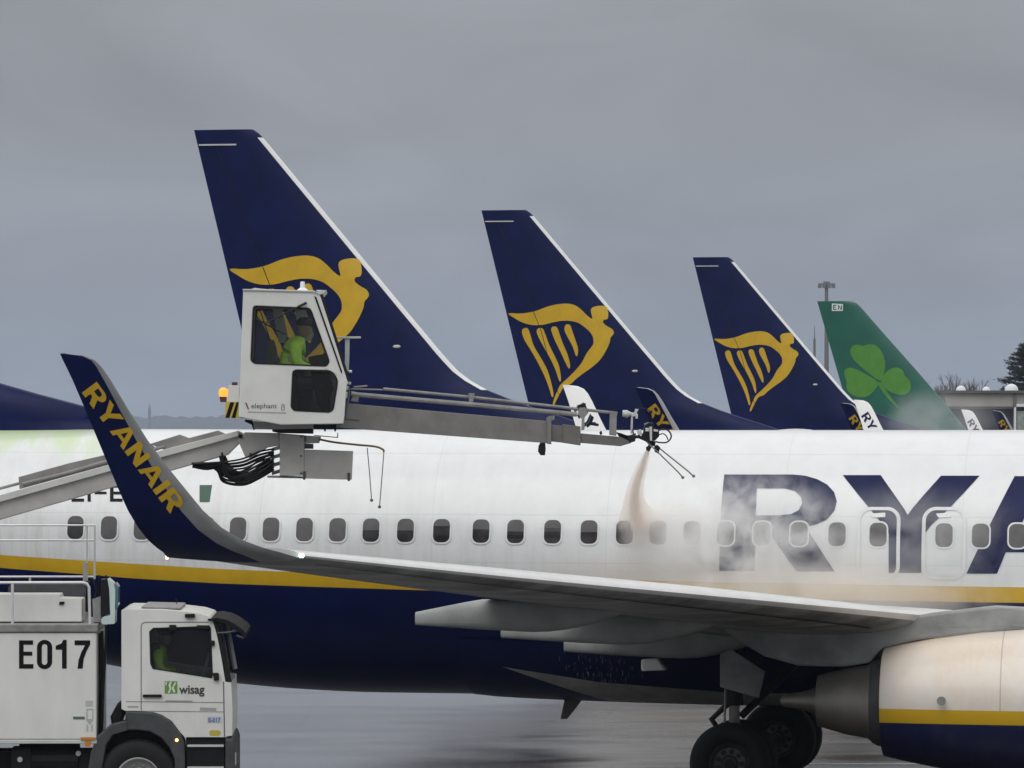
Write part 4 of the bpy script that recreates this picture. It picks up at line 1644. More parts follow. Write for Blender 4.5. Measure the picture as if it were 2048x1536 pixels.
# hoses at the elbow
random.seed(11)
m = MB()
for i in range(9):
    dy = -.22+.055*i
    dip = 905+i*6.5
    pts = [T3(385-i*2, 928-i, YB+dy), T3(430, 925+i*1.5, YB+dy), T3(455-i, 905+i*5+18, YB+dy), T3(487, dip+12, YB+dy), T3(520, dip-2, YB+dy), T3(548, 898+i*5, YB+dy)]
    m.tube(spline(pts, 5), .014+.004*(i % 3), 6)
for i in range(4):
    pts = [T3(444, 905+4*i, YB-.2+.05*i), T3(450+6*i, 940, YB-.24), T3(472+4*i, 958-5*i, YB-.2), T3(520, 944-8*i, YB-.2), T3(548, 925-7*i, YB-.2)]
    m.tube(spline(pts, 5), .016, 6)
for i in range(4):
    pts = [T3(440+3*i, 912, YB-.15+.08*i), T3(452+5*i, 950, YB-.2), T3(482+3*i, 966-4*i, YB-.2), T3(515, 955-6*i, YB-.2), T3(545, 940-6*i, YB-.15)]
    m.tube(spline(pts, 5), .02, 6)
pts = [T3(385, 931, YB-.1), T3(415, 936, YB-.1), T3(440, 928, YB-.1), T3(452, 915, YB-.1)]
m.tube(spline(pts, 4), .035, 6)
m.obj('hydraulic_hose_bundle', BLACK_M, truck, smooth=True)


# --- elbow link, column, boxes under the cabin
def K(P):
    return [(440+x/5.689, 830+y/5.689) for x, y in P]


m = MB().plate(TP(K([(285, 195), (440, 200), (680, 205), (690, 345), (540, 372), (352, 492), (290, 474), (205, 285)]), YB), [], YB-.2-TY, YB+.2-TY)
m.obj('elbow_link', TG, truck, bevel=.012)
pin = MB()
c = T(*K([(238, 242)])[0], YB)
pin.lathe([(-.24, .001), (-.24, .03), (.24, .03), (.24, .001)], (c[0], YB-TY, c[1]), 'y', 12)
for q in K([(350, 440), (375, 455), (925, 250), (925, 465), (925, 660)]):
    c = T(*q, YB)
    pin.lathe([(-.262, .001), (-.262, .012), (-.2, .012)], (c[0], YB-TY, c[1]), 'y', 8)
pin.obj('pivot_pin', BLACK_M, truck)
m = MB().plate(TP(K([(682, 208), (962, 228), (962, 690), (682, 690)]), YB), [], YB-.25-TY, YB+.25-TY)
m.obj('support_column', TG, truck, bevel=.008)
m = MB().plate(TP(K([(962, 392), (1515, 410), (1500, 735), (962, 720)]), YB), [], YB-.27-TY, YB+.3-TY)
m.obj('equipment_box', mat('box_grey', (.40, .385, .37), .5, var=.08), truck, bevel=.008)
m = MB()
for q in ([(945, 640), (980, 640), (975, 735), (948, 735)], [(1450, 655), (1482, 655), (1480, 750), (1452, 750)], [(962, 240), (985, 240), (985, 300), (962, 300)]):
    m.plate(TP(K(q), YB), [], YB-.29-TY, YB-.275-TY)
m.plate(TP(K([(965, 325), (1062, 328), (1062, 385), (965, 385)]), YB), [], YB-.2-TY, YB+.2-TY)
m.obj('box_latch', DGREY_M, truck, bevel=.004)
m = MB()
m.plate(TP(K([(965, 232), (1150, 245), (1130, 320), (965, 325)]), YB), [], YB-.2-TY, YB+.2-TY)
m.plate(TP(K([(1070, 236), (1345, 262), (1345, 200), (1335, 200), (1332, 250), (1070, 226)]), YB), [], YB-.05-TY, YB+.05-TY)
m.obj('side_bracket', TG, truck, bevel=.006)
m = MB()
for i in range(4):
    v = 345+i*90
    m.plate(TP(K([(590, v+30), (682, v), (682, v+45), (590, v+70)]), YB), [], YB-.2+.05*i-TY, YB+.2-TY)
m.plate(TP(K([(540, 690), (682, 690), (960, 700), (960, 722), (540, 712)]), YB), [], YB-.2-TY, YB+.2-TY)
m.obj('manifold', STEEL_M, truck, bevel=.01)
m = MB()
m.plate(TP(K([(385, 72), (1065, 105), (1065, 155), (600, 165), (395, 160)]), YB), [], YB-.35-TY, YB+.35-TY)
m.obj('turntable', mat('turntable_grey', (.30, .28, .27), .5), truck, bevel=.01)
m = MB()
m.plate(TP(K([(600, 150), (1062, 150), (1062, 214), (680, 207), (600, 190)]), YB), [], YB-.3-TY, YB+.3-TY)
m.plate(TP(K([(290, 50), (370, 60), (400, 160), (385, 175), (360, 110), (280, 75)]), YB), [], YB-.1-TY, YB+.1-TY)
m.plate(TP(K([(1065, 105), (1320, 112), (1330, 155), (1310, 195), (1295, 160), (1210, 160), (1195, 195), (1180, 160), (1065, 152)]), YB), [], YB-.25-TY, YB+.25-TY)
m.obj('turntable_base', BLACK_M, truck, bevel=.008)
m = MB()
m.tube(spline([T3(*q, YB-.3) for q in K([(1120, 275), (1300, 310), (1550, 338), (1760, 358), (1850, 390), (1866, 420)])], 5), [.016]*26, 6)
m.obj('feeler_bracket', mat('rusty_steel', (.20, .11, .05), .6, var=.25), truck, smooth=True)
m = MB()
for p in ([(1675, 375), (1700, 640), (1725, 970)], [(1866, 405), (1848, 640), (1815, 1045)]):
    q = [T3(*k, YB-.3) for k in K(p)]
    m.tube(q, .0075, 6)
    m.lathe([(-.022, .001), (-.015, .018), (0, .023), (.015, .018), (.022, .001)], q[-1], 'z', 10)
m.obj('feeler_rod', mat('feeler_grey', (.12, .12, .12), .5), truck, smooth=True)


# --- spray cabin
def Q(P):
    return [(460+x/5.12, 560+y/5.12) for x, y in P]


YC0, YC1 = 66.45, 67.95
c0, c1 = YC0-TY, YC1-TY
cb = TP(Q([(135, 105), (500, 108), (860, 118), (925, 148), (1070, 590), (1205, 1028), (1190, 1120), (1172, 1390), (1158, 1472), (520, 1482), (88, 1402), (104, 1000), (120, 500)]), YC0)
w1 = rounded(TP(Q([(235, 262), (825, 286), (1022, 835), (990, 886), (250, 858), (210, 825)]), YC0), .05)
w2 = rounded(TP(Q([(640, 918), (1045, 925), (1106, 1020), (1098, 1100), (1060, 1330), (1020, 1358), (655, 1342), (622, 1305)]), YC0), .06)
m = MB()
m.plate(cb, [w1, w2], c0, c0+.05)
m.plate(cb, [w1], c1-.05, c1)
n = len(cb)
for i in range(n):
    if i in (3, 4):
        continue
    a_, b_ = cb[i], cb[(i+1) % n]
    m.add([(a_[0], c0+.05, a_[1]), (b_[0], c0+.05, b_[1]), (b_[0], c1-.05, b_[1]), (a_[0], c1-.05, a_[1])], [(0, 1, 2, 3)])
CW = mat('cabin_white', (.68, .69, .665), .42, var=.05, vscale=3)
cabin = m.obj('spray_cabin', CW, truck, bevel=.01)


def inset(P, k):
    cx = sum(p[0] for p in P)/len(P); cz = sum(p[1] for p in P)/len(P)
    return [(cx+(p[0]-cx)*k, cz+(p[1]-cz)*k) for p in P]


for P, gm, ya in ((w1, GLASS_M, c0), (w2, DGLASS_M, c0)):
    MB().plate(P, [], ya+.02, ya+.028).obj('cabin_window', gm, cabin)
    MB().plate(P, [inset(P, .945)], ya-.008, ya+.035).obj('window_seal', BLACK_M, cabin)
MB().plate(w1, [], c1-.03, c1-.022).obj('cabin_window', GLASS_M, cabin)
MB().plate(w1, [inset(w1, .945)], c1-.035, c1+.008).obj('window_seal', BLACK_M, cabin)
fr_ = TP(Q([(925, 148), (1070, 590), (1205, 1028)]), YC0)
m = MB()
m.add([(fr_[0][0], c0+.05, fr_[0][1]), (fr_[2][0], c0+.05, fr_[2][1]), (fr_[2][0], c1-.05, fr_[2][1]), (fr_[0][0], c1-.05, fr_[0][1])], [(0, 1, 2, 3)])
m.obj('front_window', GLASS_M, cabin)
m = MB()
m.plate(TP(Q([(862, 165), (885, 175), (1150, 940), (1140, 960)]), YC0), [], c0-.008, c0+.02)
m.obj('front_window_frame', BLACK_M, cabin)
for yy in (c0+.02, c1-.05):
    m = MB()
    m.tube([(fr_[0][0]+.01, yy, fr_[0][1]), (fr_[2][0]+.01, yy, fr_[2][1])], .028, 6)
    m.obj('front_window_frame', BLACK_M, cabin)
MB().tube([T3(*q, YC0+.7) for q in Q([(1090, 640), (1180, 950)])], .02, 6).obj('front_wiper', BLACK_M, cabin)
# wiper in front of the side window
m = MB()
for a_, b_, r_ in (((262, 395), (575, 560), .012), ((298, 282), (412, 615), .008), ((345, 450), (700, 275), .009), ((690, 278), (785, 232), .018)):
    m.tube([T3(*q, YC0-.03) for q in Q([a_, b_])], r_, 6)
m.obj('wiper', BLACK_M, cabin)
# roof fittings
m = MB()
c = T(*Q([(738, 118)])[0], YC0)
m.lathe([(-.02, .001), (-.01, .098), (.015, .098), (.055, .05), (.065, .034), (.145, .03), (.15, .001)], (c[0], c0+.5, c[1]), 'z', 20)
m.obj('roof_beacon', mat('beacon_white', (.85, .85, .85), .3), cabin, smooth=40)
m = MB()
m.plate(TP(Q([(205, 105), (240, 70), (300, 78), (500, 95), (500, 106)]), YC0), [], c0+.4, c0+.9)
m.plate(TP(Q([(880, 100), (990, 104), (940, 160), (925, 150)]), YC0), [], c0+.05, c1-.05)
m.plate(TP(Q([(130, 92), (520, 98), (860, 108), (925, 140), (915, 152), (860, 126), (130, 108)]), YC0), [], c0-.02, c1+.02)
m.obj('roof_trim', PALE_M, cabin, bevel=.006)
m = MB()
m.plate(TP(Q([(180, 75), (205, 78), (230, 100), (180, 98)]), YC0), [], c0+.3, c0+.5)
m.plate(TP(Q([(515, 85), (535, 85), (535, 102), (515, 102)]), YC0), [], c0+.3, c0+.33)
m.obj('roof_vent', BLACK_M, cabin)
# seat, console inside
m = MB()
m.plate(rounded(TP(Q([(395, 618), (450, 612), (475, 700), (490, 850), (480, 900), (380, 880), (380, 660)]), YC0+.7), .04), [], c0+.45, c0+1.0)
m.plate(rounded(TP(Q([(400, 900), (760, 900), (770, 980), (420, 1000)]), YC0+.7), .04), [], c0+.45, c0+1.0)
m.obj('operator_seat', DGREY_M, cabin, bevel=.03)
m = MB()
m.plate(TP(Q([(800, 790), (960, 760), (1010, 850), (1060, 1100), (1000, 1300), (900, 1300)]), YC0+.7), [], c0+.4, c0+.95)
m.plate(TP(Q([(700, 1000), (850, 1000), (830, 1340), (680, 1340)]), YC0+.7), [], c0+.7, c0+1.2)
m.obj('control_console', BLACK_M, cabin, bevel=.02)
m = MB().box(T(481, 0, YC0)[0], T(690, 0, YC0)[0], c0+.06, c1-.06, T(0, 836, YC0)[1], T(0, 830, YC0)[1])
m.obj('cabin_floor', DGREY_M, cabin)
m = MB().plate(TP(Q([(140, 870), (1000, 895), (1100, 1000), (1100, 1330), (140, 1330)]), YC0), [], c1-.12, c1-.07)
m.obj('far_wall_lining', STEEL_M, cabin)
for q in ([(430, 275), (530, 278), (590, 560), (560, 640), (500, 640)], [(660, 285), (770, 290), (860, 560), (830, 620), (720, 620)]):
    MB().plate(TP(Q(q), YC0+1.4), [], c1-.10, c1-.08).obj('far_wall_panel', PALE_M, cabin)
# writing
TXT = mat('grey_lettering', (.16, .155, .15), .5)
ttext('cabin_lettering', 'elephant', *Q([(218, 1312)])[0], Q([(480, 1312)])[0][0], Q([(0, 1262)])[0][1], TXT, cabin, YC0, .004, .01)
bt = MB()
bp_ = TP(Q([(528, 1335), (528, 1290), (534, 1272), (548, 1272), (556, 1284), (550, 1296), (542, 1298), (556, 1304), (560, 1318), (550, 1332), (536, 1330)]), YC0)
bt.tube([(p[0], c0-.003, p[1]) for p in bp_], .004, 5)
bt.obj('cabin_letter', TXT, cabin)
decal('lettering_underline', [[TP(Q([(185, 1345), (575, 1355), (575, 1366), (185, 1356)]), YC0)]], lambda x, z: (x, c0-.004, z), mat('underline_grey', (.38, .38, .37), .5), cabin)
decal('lettering_slash', [[TP(Q([(155, 1255), (170, 1255), (195, 1322), (182, 1325)]), YC0)]], lambda x, z: (x, c0-.004, z), mat('dark_red', (.16, .035, .02), .5), cabin)
# front lower lamps and T-shaped mast
m = MB()
m.plate(TP(Q([(1165, 1095), (1215, 1060), (1225, 1130), (1190, 1390), (1130, 1380)]), YC0), [], c0+.1, c1-.2)
m.obj('front_bumper', DGREY_M, cabin, bevel=.01)
m = MB()
for q in ([(1210, 1042), (1240, 1042), (1240, 1070), (1210, 1070)], [(1165, 1095), (1215, 1085), (1212, 1125), (1165, 1130)], [(1155, 1150), (1205, 1145), (1200, 1210), (1158, 1215)], [(1215, 922), (1250, 922), (1250, 950), (1215, 950)]):
    m.plate(TP(Q(q), YC0), [], c0+.04, c0+.16)
m.obj('cabin_lamp', METAL_M, cabin, bevel=.01)
m = MB()
m.plate(TP(Q([(1178, 600), (1225, 600), (1222, 770), (1215, 945), (1175, 900)]), YC0+.9), [], c0+.9, c0+.96)
m.plate(TP(Q([(1075, 580), (1340, 578), (1340, 598), (1075, 600)]), YC0+.9), [], c0+.87, c0+.99)
m.obj('wiper_guard_mast', PALE_M, cabin, bevel=.006)
# beacon bracket on the left, amber lamp lit, hazard-striped plate
m = MB()
m.plate([T(456, 770, YC0), T(478, 771, YC0), T(478, 806, YC0), T(453, 804, YC0)], [], c0+.15, c0+.3)
m.obj('beacon_bracket', CW, cabin, bevel=.005)
m = MB().plate([T(463, 764, YC0), T(474, 764, YC0), T(474, 770, YC0), T(463, 770, YC0)], [], c0+.15, c0+.27)
m.plate([T(438, 793, YC0), T(452, 793, YC0), T(452, 804, YC0), T(440, 804, YC0)], [], c0+.15, c0+.25)
m.obj('beacon_base', mat('beacon_base', (.10, .03, .02), .5), cabin, bevel=.005)
m = MB()
c = T(446, 784, YC0)
m.lathe([(-.06, .001), (-.06, .05), (-.02, .062), (.03, .058), (.055, .03), (.06, .001)], (c[0], c0+.2, c[1]), 'z', 20)
m.obj('amber_beacon', lamp_mat('amber_light', (1.0, .21, .025), 2.3), cabin, smooth=True)
hp = MB()
hx0, hz1 = T(450, 804, YC0); hx1, hz0 = T(477, 836, YC0)
hp.plate([(hx0, hz0), (hx1, hz0), (hx1, hz1), (hx0, hz1)], [], c0+.12, c0+.14)
hpo = hp.obj('hazard_plate', mat('hazard_yellow', (.55, .42, .06), .45), cabin)
hs = MB()
dec = []
for (u0, u1, v) in ((455, 463, 0), (467.5, 475.5, 0)):
    dec.append([[T(u0+5, 804.3, YC0), T(u1+5 if u1+5 < 477 else 477, 804.3, YC0), T(u1-5, 835.7, YC0), T(u0-5, 835.7, YC0)]])
decal('hazard_stripe', dec, lambda x, z: (x, c0+.116, z), BLK, hpo)

# --- telescopic spray arm
YA0, YA1 = 67.1, 68.3


def ya(u):
    return YA0+(YA1-YA0)*(u-690)/(1310-690)


def A(P):
    return [(680+x/2.768, 740+y/2.768) for x, y in P]


def beam(mb, top, bot, half):
    """box beam between two points: px outlines of upper and lower edge at both ends"""
    rings = []
    for (ut, vt), (ub, vb) in zip(A(top), A(bot)):
        yq = ya(ut)
        (xa, za), (xb, zb) = T(ut, vt, yq), T(ub, vb, yq)
        rings.append([(xa, yq-half-TY, za), (xa, yq+half-TY, za), (xb, yq+half-TY, zb), (xb, yq-half-TY, zb)])
    mb.loft(rings)


m = MB()
beam(m, [(-20, 180), (1150, 283)], [(-20, 318), (1150, 405)], .14)
arm = m.obj('spray_arm', TA, truck, bevel=.008)
m = MB()
beam(m, [(1145, 262), (1168, 264)], [(1145, 408), (1168, 412)], .17)
m.obj('arm_collar', TA, arm, bevel=.006)
m = MB()
beam(m, [(1170, 303), (1325, 318)], [(1170, 396), (1325, 412)], .11)
beam(m, [(1232, 300), (1330, 312)], [(1232, 403), (1330, 418)], .12)
beam(m, [(1330, 350), (1550, 370), (1600, 395)], [(1330, 404), (1550, 422), (1610, 405)], .08)
bracket = MB()
beam(bracket, [(30, 185), (110, 190)], [(30, 272), (110, 278)], .16)
bracket.obj('arm_bracket', TA, arm, bevel=.006)
m.obj('arm_extension', mat('arm_extension_grey', (.15, .14, .135), .5, var=.15), arm, bevel=.006)
m = MB()
m.tube([T3(*q, ya(q[0])-.05) for q in A([(240, 105), (720, 150), (1500, 236)])], .021, 8)
m.tube([T3(*q, ya(q[0])-.1) for q in A([(60, 130), (100, 137), (720, 190), (1310, 246)])], .032, 8)
m.obj('fluid_pipe', STEEL_M, arm, smooth=True)
m = MB()
m.tube([T3(*q, ya(q[0])) for q in A([(75, 95), (150, 88)])], .014, 6)
m.tube([T3(*q, ya(q[0])) for q in A([(60, 105), (260, 110)])], .012, 6)
for px_ in ([(712, 128), (745, 130), (742, 150), (730, 196), (716, 196), (712, 150)], [(1494, 226), (1536, 232), (1530, 255), (1528, 365), (1490, 360)], [(1324, 208), (1356, 210), (1370, 240), (1352, 265), (1352, 330), (1336, 335), (1338, 270), (1316, 240)], [(70, 138), (105, 148), (100, 178), (60, 172)], [(1152, 255), (1188, 252), (1185, 275), (1155, 285)]):
    q = A(px_)
    yq = ya(q[0][0])
    MB().plate([T(u, v, yq) for u, v in q], [], yq-.1-TY, yq+.02-TY).obj('pipe_clamp', STEEL_M, arm, bevel=.004)
m.obj('pipe_joint', STEEL_M, arm)
m = MB()
for px_ in ([(1100, 418), (1112, 398), (1136, 404), (1138, 440), (1134, 472), (1110, 472), (1096, 450)], [(1312, 195), (1330, 190), (1358, 182), (1362, 205), (1320, 215)], [(1390, 250), (1405, 262), (1395, 290), (1432, 298), (1430, 312), (1385, 305), (1370, 320), (1362, 305), (1380, 285)], [(1436, 345), (1446, 335), (1452, 355), (1440, 360)], [(1595, 372), (1640, 360), (1632, 395), (1590, 408)]):
    q = A(px_)
    yq = ya(q[0][0])
    MB().plate([T(u, v, yq) for u, v in q], [], yq-.08-TY, yq+.06-TY).obj('arm_fitting', BLACK_M, arm, bevel=.006)
# nozzle head
YH = YA1
hd = MB()


def H(P):
    return [(1100+x/6.4, 780+y/6.4) for x, y in P]


def hplate(mb, P, dy0, dy1, m_=0):
    mb.plate([T(u, v, YH) for u, v in H(P)], [], YH+dy0-TY, YH+dy1-TY, m_)


hplate(hd, [(1195, 540), (1210, 450), (1260, 420), (1310, 425), (1320, 470), (1390, 520), (1395, 590), (1340, 650), (1230, 660), (1150, 625)], -.1, .1, 0)
hplate(hd, [(1265, 470), (1300, 470), (1300, 650), (1275, 650)], -.13, -.1, 1)
hplate(hd, [(1215, 485), (1262, 485), (1262, 530), (1215, 530)], -.13, -.1, 1)
hplate(hd, [(1320, 500), (1380, 510), (1375, 535), (1320, 530)], -.13, -.1, 1)
hplate(hd, [(1110, 520), (1160, 500), (1180, 570), (1130, 580)], -.06, .04, 1)
hplate(hd, [(1205, 430), (1250, 415), (1310, 418), (1320, 440), (1260, 450), (1215, 470)], -.08, .08, 2)
hplate(hd, [(1230, 730), (1262, 710), (1300, 730), (1270, 790), (1232, 770)], -.05, .05, 0)
hplate(hd, [(1335, 720), (1370, 700), (1410, 735), (1385, 815), (1340, 790)], -.05, .05, 0)
hplate(hd, [(1255, 650), (1350, 655), (1345, 720), (1260, 715)], -.05, .05, 0)
hplate(hd, [(860, 560), (960, 580), (1050, 585), (1150, 575), (1180, 620), (1060, 620), (1000, 690), (910, 640)], -.06, .06, 0)
nz_o = hd.obj('spray_nozzle', [BLACK_M, PALE_M, STEEL_M], truck, bevel=.005)
hm = MB()
for P, r_ in (([(1390, 520), (1440, 500), (1500, 510), (1545, 560), (1545, 620), (1490, 670), (1400, 672), (1350, 660)], .012), ([(1400, 570), (1450, 560), (1490, 590), (1510, 640)], .009), ([(1060, 500), (1070, 560), (1110, 600), (1160, 620)], .010), ([(1130, 230), (1230, 240), (1290, 300), (1300, 420)], .008), ([(820, 545), (900, 560), (1000, 590), (1100, 560)], .012), ([(880, 500), (960, 480), (1000, 440), (1000, 380), (920, 340)], .009)):
    hm.tube(spline([T3(u, v, YH-.08) for u, v in H(P)], 4), r_, 6)
hm.obj('nozzle_hose', BLACK_M, nz_o, smooth=True)
hm = MB()
hm.tube([T3(*q, YH-.07) for q in H([(1175, 600), (1290, 710)])], .012, 6)
hm.tube([T3(*q, YH-.07) for q in H([(1290, 710), (1390, 805), (1640, 1050), (1700, 1120)])], .0105, 6)
hm.tube([T3(*q, YH-.04) for q in H([(1400, 745), (1630, 930), (1780, 1050), (1830, 1100)])], .011, 6)
for q in H([(1700, 1120), (1838, 1102)]):
    hm.lathe([(-.022, .001), (-.015, .018), (0, .023), (.015, .018), (.022, .001)], T3(*q, YH-.05), 'z', 10)
hm.obj('feeler_rod', mat('feeler_tan', (.18, .16, .13), .5), nz_o, smooth=True)
hm = MB()
hplate(hm, [(1038, 340), (1062, 340), (1055, 560), (1030, 560)], -.03, .03)
hplate(hm, [(1040, 310), (1085, 280), (1090, 240), (1135, 245), (1110, 290), (1110, 330), (1040, 345)], -.05, .05)
c = T(*H([(985, 305)])[0], YH)
hm.lathe([(-.06, .001), (-.06, .05), (.0, .052), (.06, .02), (.08, .02)], (c[0], YH-TY, c[1]), 'x', 16)
hplate(hm, [(1092, 305), (1122, 305), (1122, 365), (1095, 365)], -.06, .06)
hm.obj('arm_camera', PALE_M, nz_o, bevel=.004)


# =================================================================== people
def skin_person(parent, name, nodes, edges, mt):
    """nodes: list of (x, y, z, radius); one continuous skinned body, root first"""
    me = bpy.data.meshes.new(name)
    bm = bmesh.new()
    sl = bm.verts.layers.skin.verify()
    vs_ = []
    for i, (x, y, z, r) in enumerate(nodes):
        v = bm.verts.new((x, y, z))
        v[sl].radius = (r, r) if not isinstance(r, tuple) else r
        v[sl].use_root = (i == 0)
        vs_.append(v)
    for a_, b_ in edges:
        bm.edges.new((vs_[a_], vs_[b_]))
    bm.to_mesh(me)
    bm.free()
    me.materials.append(mt)
    o = bpy.data.objects.new(name, me)
    C.objects.link(o)
    o.parent = parent
    o.modifiers.new('skin', 'SKIN').use_smooth_shade = True
    s_ = o.modifiers.new('sub', 'SUBSURF')
    s_.levels = s_.render_levels = 2
    return o


def seated(label, px, pz, Y, lean=.18, s=1.0, capcol=(.02, .018, .018)):
    """seated figure facing +x; pelvis at (px, pz)"""
    p = thing('person', label, 'person', (px, Y, pz))
    HV = mat('hi_vis_lime', (.55, .95, .08), .6, var=.12, vscale=9, bump=.3, bscale=18)
    SK = mat('skin', (.42, .26, .19), .5)
    DK = mat('dark_trousers', (.03, .032, .045), .7)
    nodes = [(0, 0, 0, (.17, .15)), (.02, 0, .16, (.175, .16)), (.06, 0, .34, (.18, .17)), (.12, 0, .46, (.13, .11)), (.16, 0, .53, (.05, .05)),
             (.09, -.20, .42, .085), (.12, -.26, .20, .07), (.32, -.20, .14, .042),
             (.11, .19, .43, .065), (.15, .24, .22, .052), (.34, .18, .16, .042)]
    skin_person(p, 'jacket', nodes, [(0, 1), (1, 2), (2, 3), (3, 4), (3, 5), (5, 6), (6, 7), (3, 8), (8, 9), (9, 10)], HV)
    body_nodes = [(0, 0, -.03, (.14, .12)), (.42, -.10, -.02, .085), (.46, -.10, -.40, .06), (.58, -.10, -.44, .045), (.42, .10, -.02, .085), (.46, .10, -.40, .06), (.58, .10, -.44, .045)]
    skin_person(p, 'trousers', body_nodes, [(0, 1), (1, 2), (2, 3), (0, 4), (4, 5), (5, 6)], DK)
    hx, hz_ = .19, .64
    hn = [(hx-.03, 0, hz_-.11, .05), (hx, 0, hz_-.03, (.072, .078)), (hx+.005, 0, hz_+.05, (.078, .088)), (hx-.005, 0, hz_+.10, (.06, .065)), (hx+.085, 0, hz_-.015, .016), (hx+.07, 0, hz_-.075, .028)]
    skin_person(p, 'head', hn, [(0, 1), (1, 2), (2, 3), (1, 4), (1, 5)], SK)
    f = MB()
    for yy in (-.03, .03):
        f.lathe([(-.008, .001), (-.004, .01), (.004, .01), (.008, .001)], (hx+.072, yy, hz_+.02), 'x', 8)
    f.box(hx+.083, hx+.092, -.022, .022, hz_-.062, hz_-.052)
    f.obj('face', DK, p)
    cp = MB()
    rg = []
    for k, (zz, rr) in enumerate(((.035, .098), (.07, .10), (.11, .085), (.135, .05), (.142, .005))):
        rg.append([(hx+rr*math.cos(q), rr*.95*math.sin(q), hz_+zz) for q in np.linspace(0, 2*math.pi, 20, endpoint=False)])
    cp.loft(rg)
    cp.add([(hx+.05, -.07, hz_+.045), (hx+.15, -.05, hz_+.03), (hx+.15, .05, hz_+.03), (hx+.05, .07, hz_+.045), (hx+.05, -.07, hz_+.055), (hx+.15, -.05, hz_+.038), (hx+.15, .05, hz_+.038), (hx+.05, .07, hz_+.055)], [(0, 1, 2, 3), (4, 5, 6, 7), (0, 1, 5, 4), (1, 2, 6, 5), (2, 3, 7, 6)])
    cp.obj('cap', mat('dark_cap', capcol, .7), p, smooth=True)
    for yy, (ex, ez) in ((-.20, (.32, .14)), (.18, (.34, .16))):
        hn = [(ex+.02, yy, ez, .03), (ex+.08, yy, ez+.01, .034)]
        ed = [(0, 1)]
        for k in range(4):
            i0 = len(hn)
            dy = -.027+.018*k
            hn += [(ex+.11, yy+dy, ez+.01, .010), (ex+.145, yy+dy, ez-.005, .009), (ex+.155, yy+dy*.9, ez-.032, .008)]
            ed += [(1, i0), (i0, i0+1), (i0+1, i0+2)]
        i0 = len(hn)
        sg = 1 if yy < 0 else -1
        hn += [(ex+.07, yy+sg*.035, ez+.02, .011), (ex+.115, yy+sg*.045, ez-.005, .009)]
        ed += [(1, i0), (i0, i0+1)]
        skin_person(p, 'hand', hn, ed, SK)
    rf = MB()
    for zz in (.12, .24):
        rr = .172
        rg = [[(.03+zz*.18+rr*.84*math.cos(q)*k, rr*1.0*math.sin(q)*k, zz+dz) for q in np.linspace(0, 2*math.pi, 24, endpoint=False)] for k, dz in ((1, 0), (1, .05))]
        rf.loft(rg, cap=False)
    rf.obj('reflective_band', mat('reflective_silver', (.6, .6, .56), .35), p, smooth=True)
    p.scale = (s, s, s)
    return p


xo, yo, zo = TW3(577, 762, YC0+.60)
seated('seated operator in a lime hi-vis jacket and dark cap inside the raised spray cabin', xo, zo, yo, s=1.1)
xo, yo, zo = TW3(304, 1366, YN+.5)
seated('driver in a hi-vis jacket seated behind the dark truck cab window', xo, zo, yo, s=.95)

# =================================================================== fluid spray and steam
YSP = YH+.19
pts = []
surf_hit = P0.surf(1290, 1065)
for i, (u, v, wd) in enumerate(((1296, 900, 3), (1290, 918, 5.5), (1281, 942, 7), (1273, 967, 8), (1269, 995, 9.5), (1271, 1020, 12), (1276, 1042, 16), (1284, 1066, 22))):
    t = i/7
    Y = YSP+(71.7-YSP)*t**1.2
    x, z = (u-1024)*Y/FPX, CAMH-(v-V0)*Y/FPX
    pts.append(((x, Y, z), wd*Y/FPX))


def spray_mat(name='deicing_fluid', amount=1.0):
    m = bpy.data.materials.new(name)
    m.use_nodes = True
    g = NT(m)
    g.t.nodes.remove(g.t.nodes['Principled BSDF'])
    out = g.t.nodes['Material Output']
    co = g.n('ShaderNodeTexCoord').outputs['Object']
    n1 = g.noise(co, 9, (3.2, 2.2, .35), 6, .7)
    s = g.n('ShaderNodeSeparateXYZ', {0: co})
    thin = g.rng(s.outputs['Z'], -1.25, -.5, .2, 1, True)
    dn = g.math('MULTIPLY', g.math('MULTIPLY', g.rng(n1, .38, .60, .12, 1), thin), 36.0*amount)
    pv = g.n('ShaderNodeVolumePrincipled', {'Color': (.98, .925, .88, 1), 'Density': dn, 'Anisotropy': 0.0})
    g.t.links.new(pv.outputs[0], out.inputs['Volume'])
    return m


P_ = spline([p for p, r_ in pts], 4)
r0 = [r_ for p, r_ in pts]
rr = [interp(k/(len(P_)-1)*7, list(range(8)), r0) for k in range(len(P_))]
org = Vector(pts[0][0])
sm_ = MB().tube([p-org for p in P_], rr, 16)
so = sm_.obj('fluid_stream', spray_mat(), None, smooth=True)
so.location = org
tag(so, 'pale orange jet of de-icing fluid falling from the nozzle to the fuselage', 'fluid jet', kind='stuff')


sm2 = MB().tube([p-org for p in P_], [r_*(1.5+1.2*(k/len(P_))) for k, r_ in enumerate(rr)], 16)
so2 = sm2.obj('fluid_mist', spray_mat('deicing_fluid_mist', .13), None, smooth=True)
so2.location = org
tag(so2, 'thin veil of fluid mist wrapped round the falling de-icing jet', 'mist', kind='stuff')
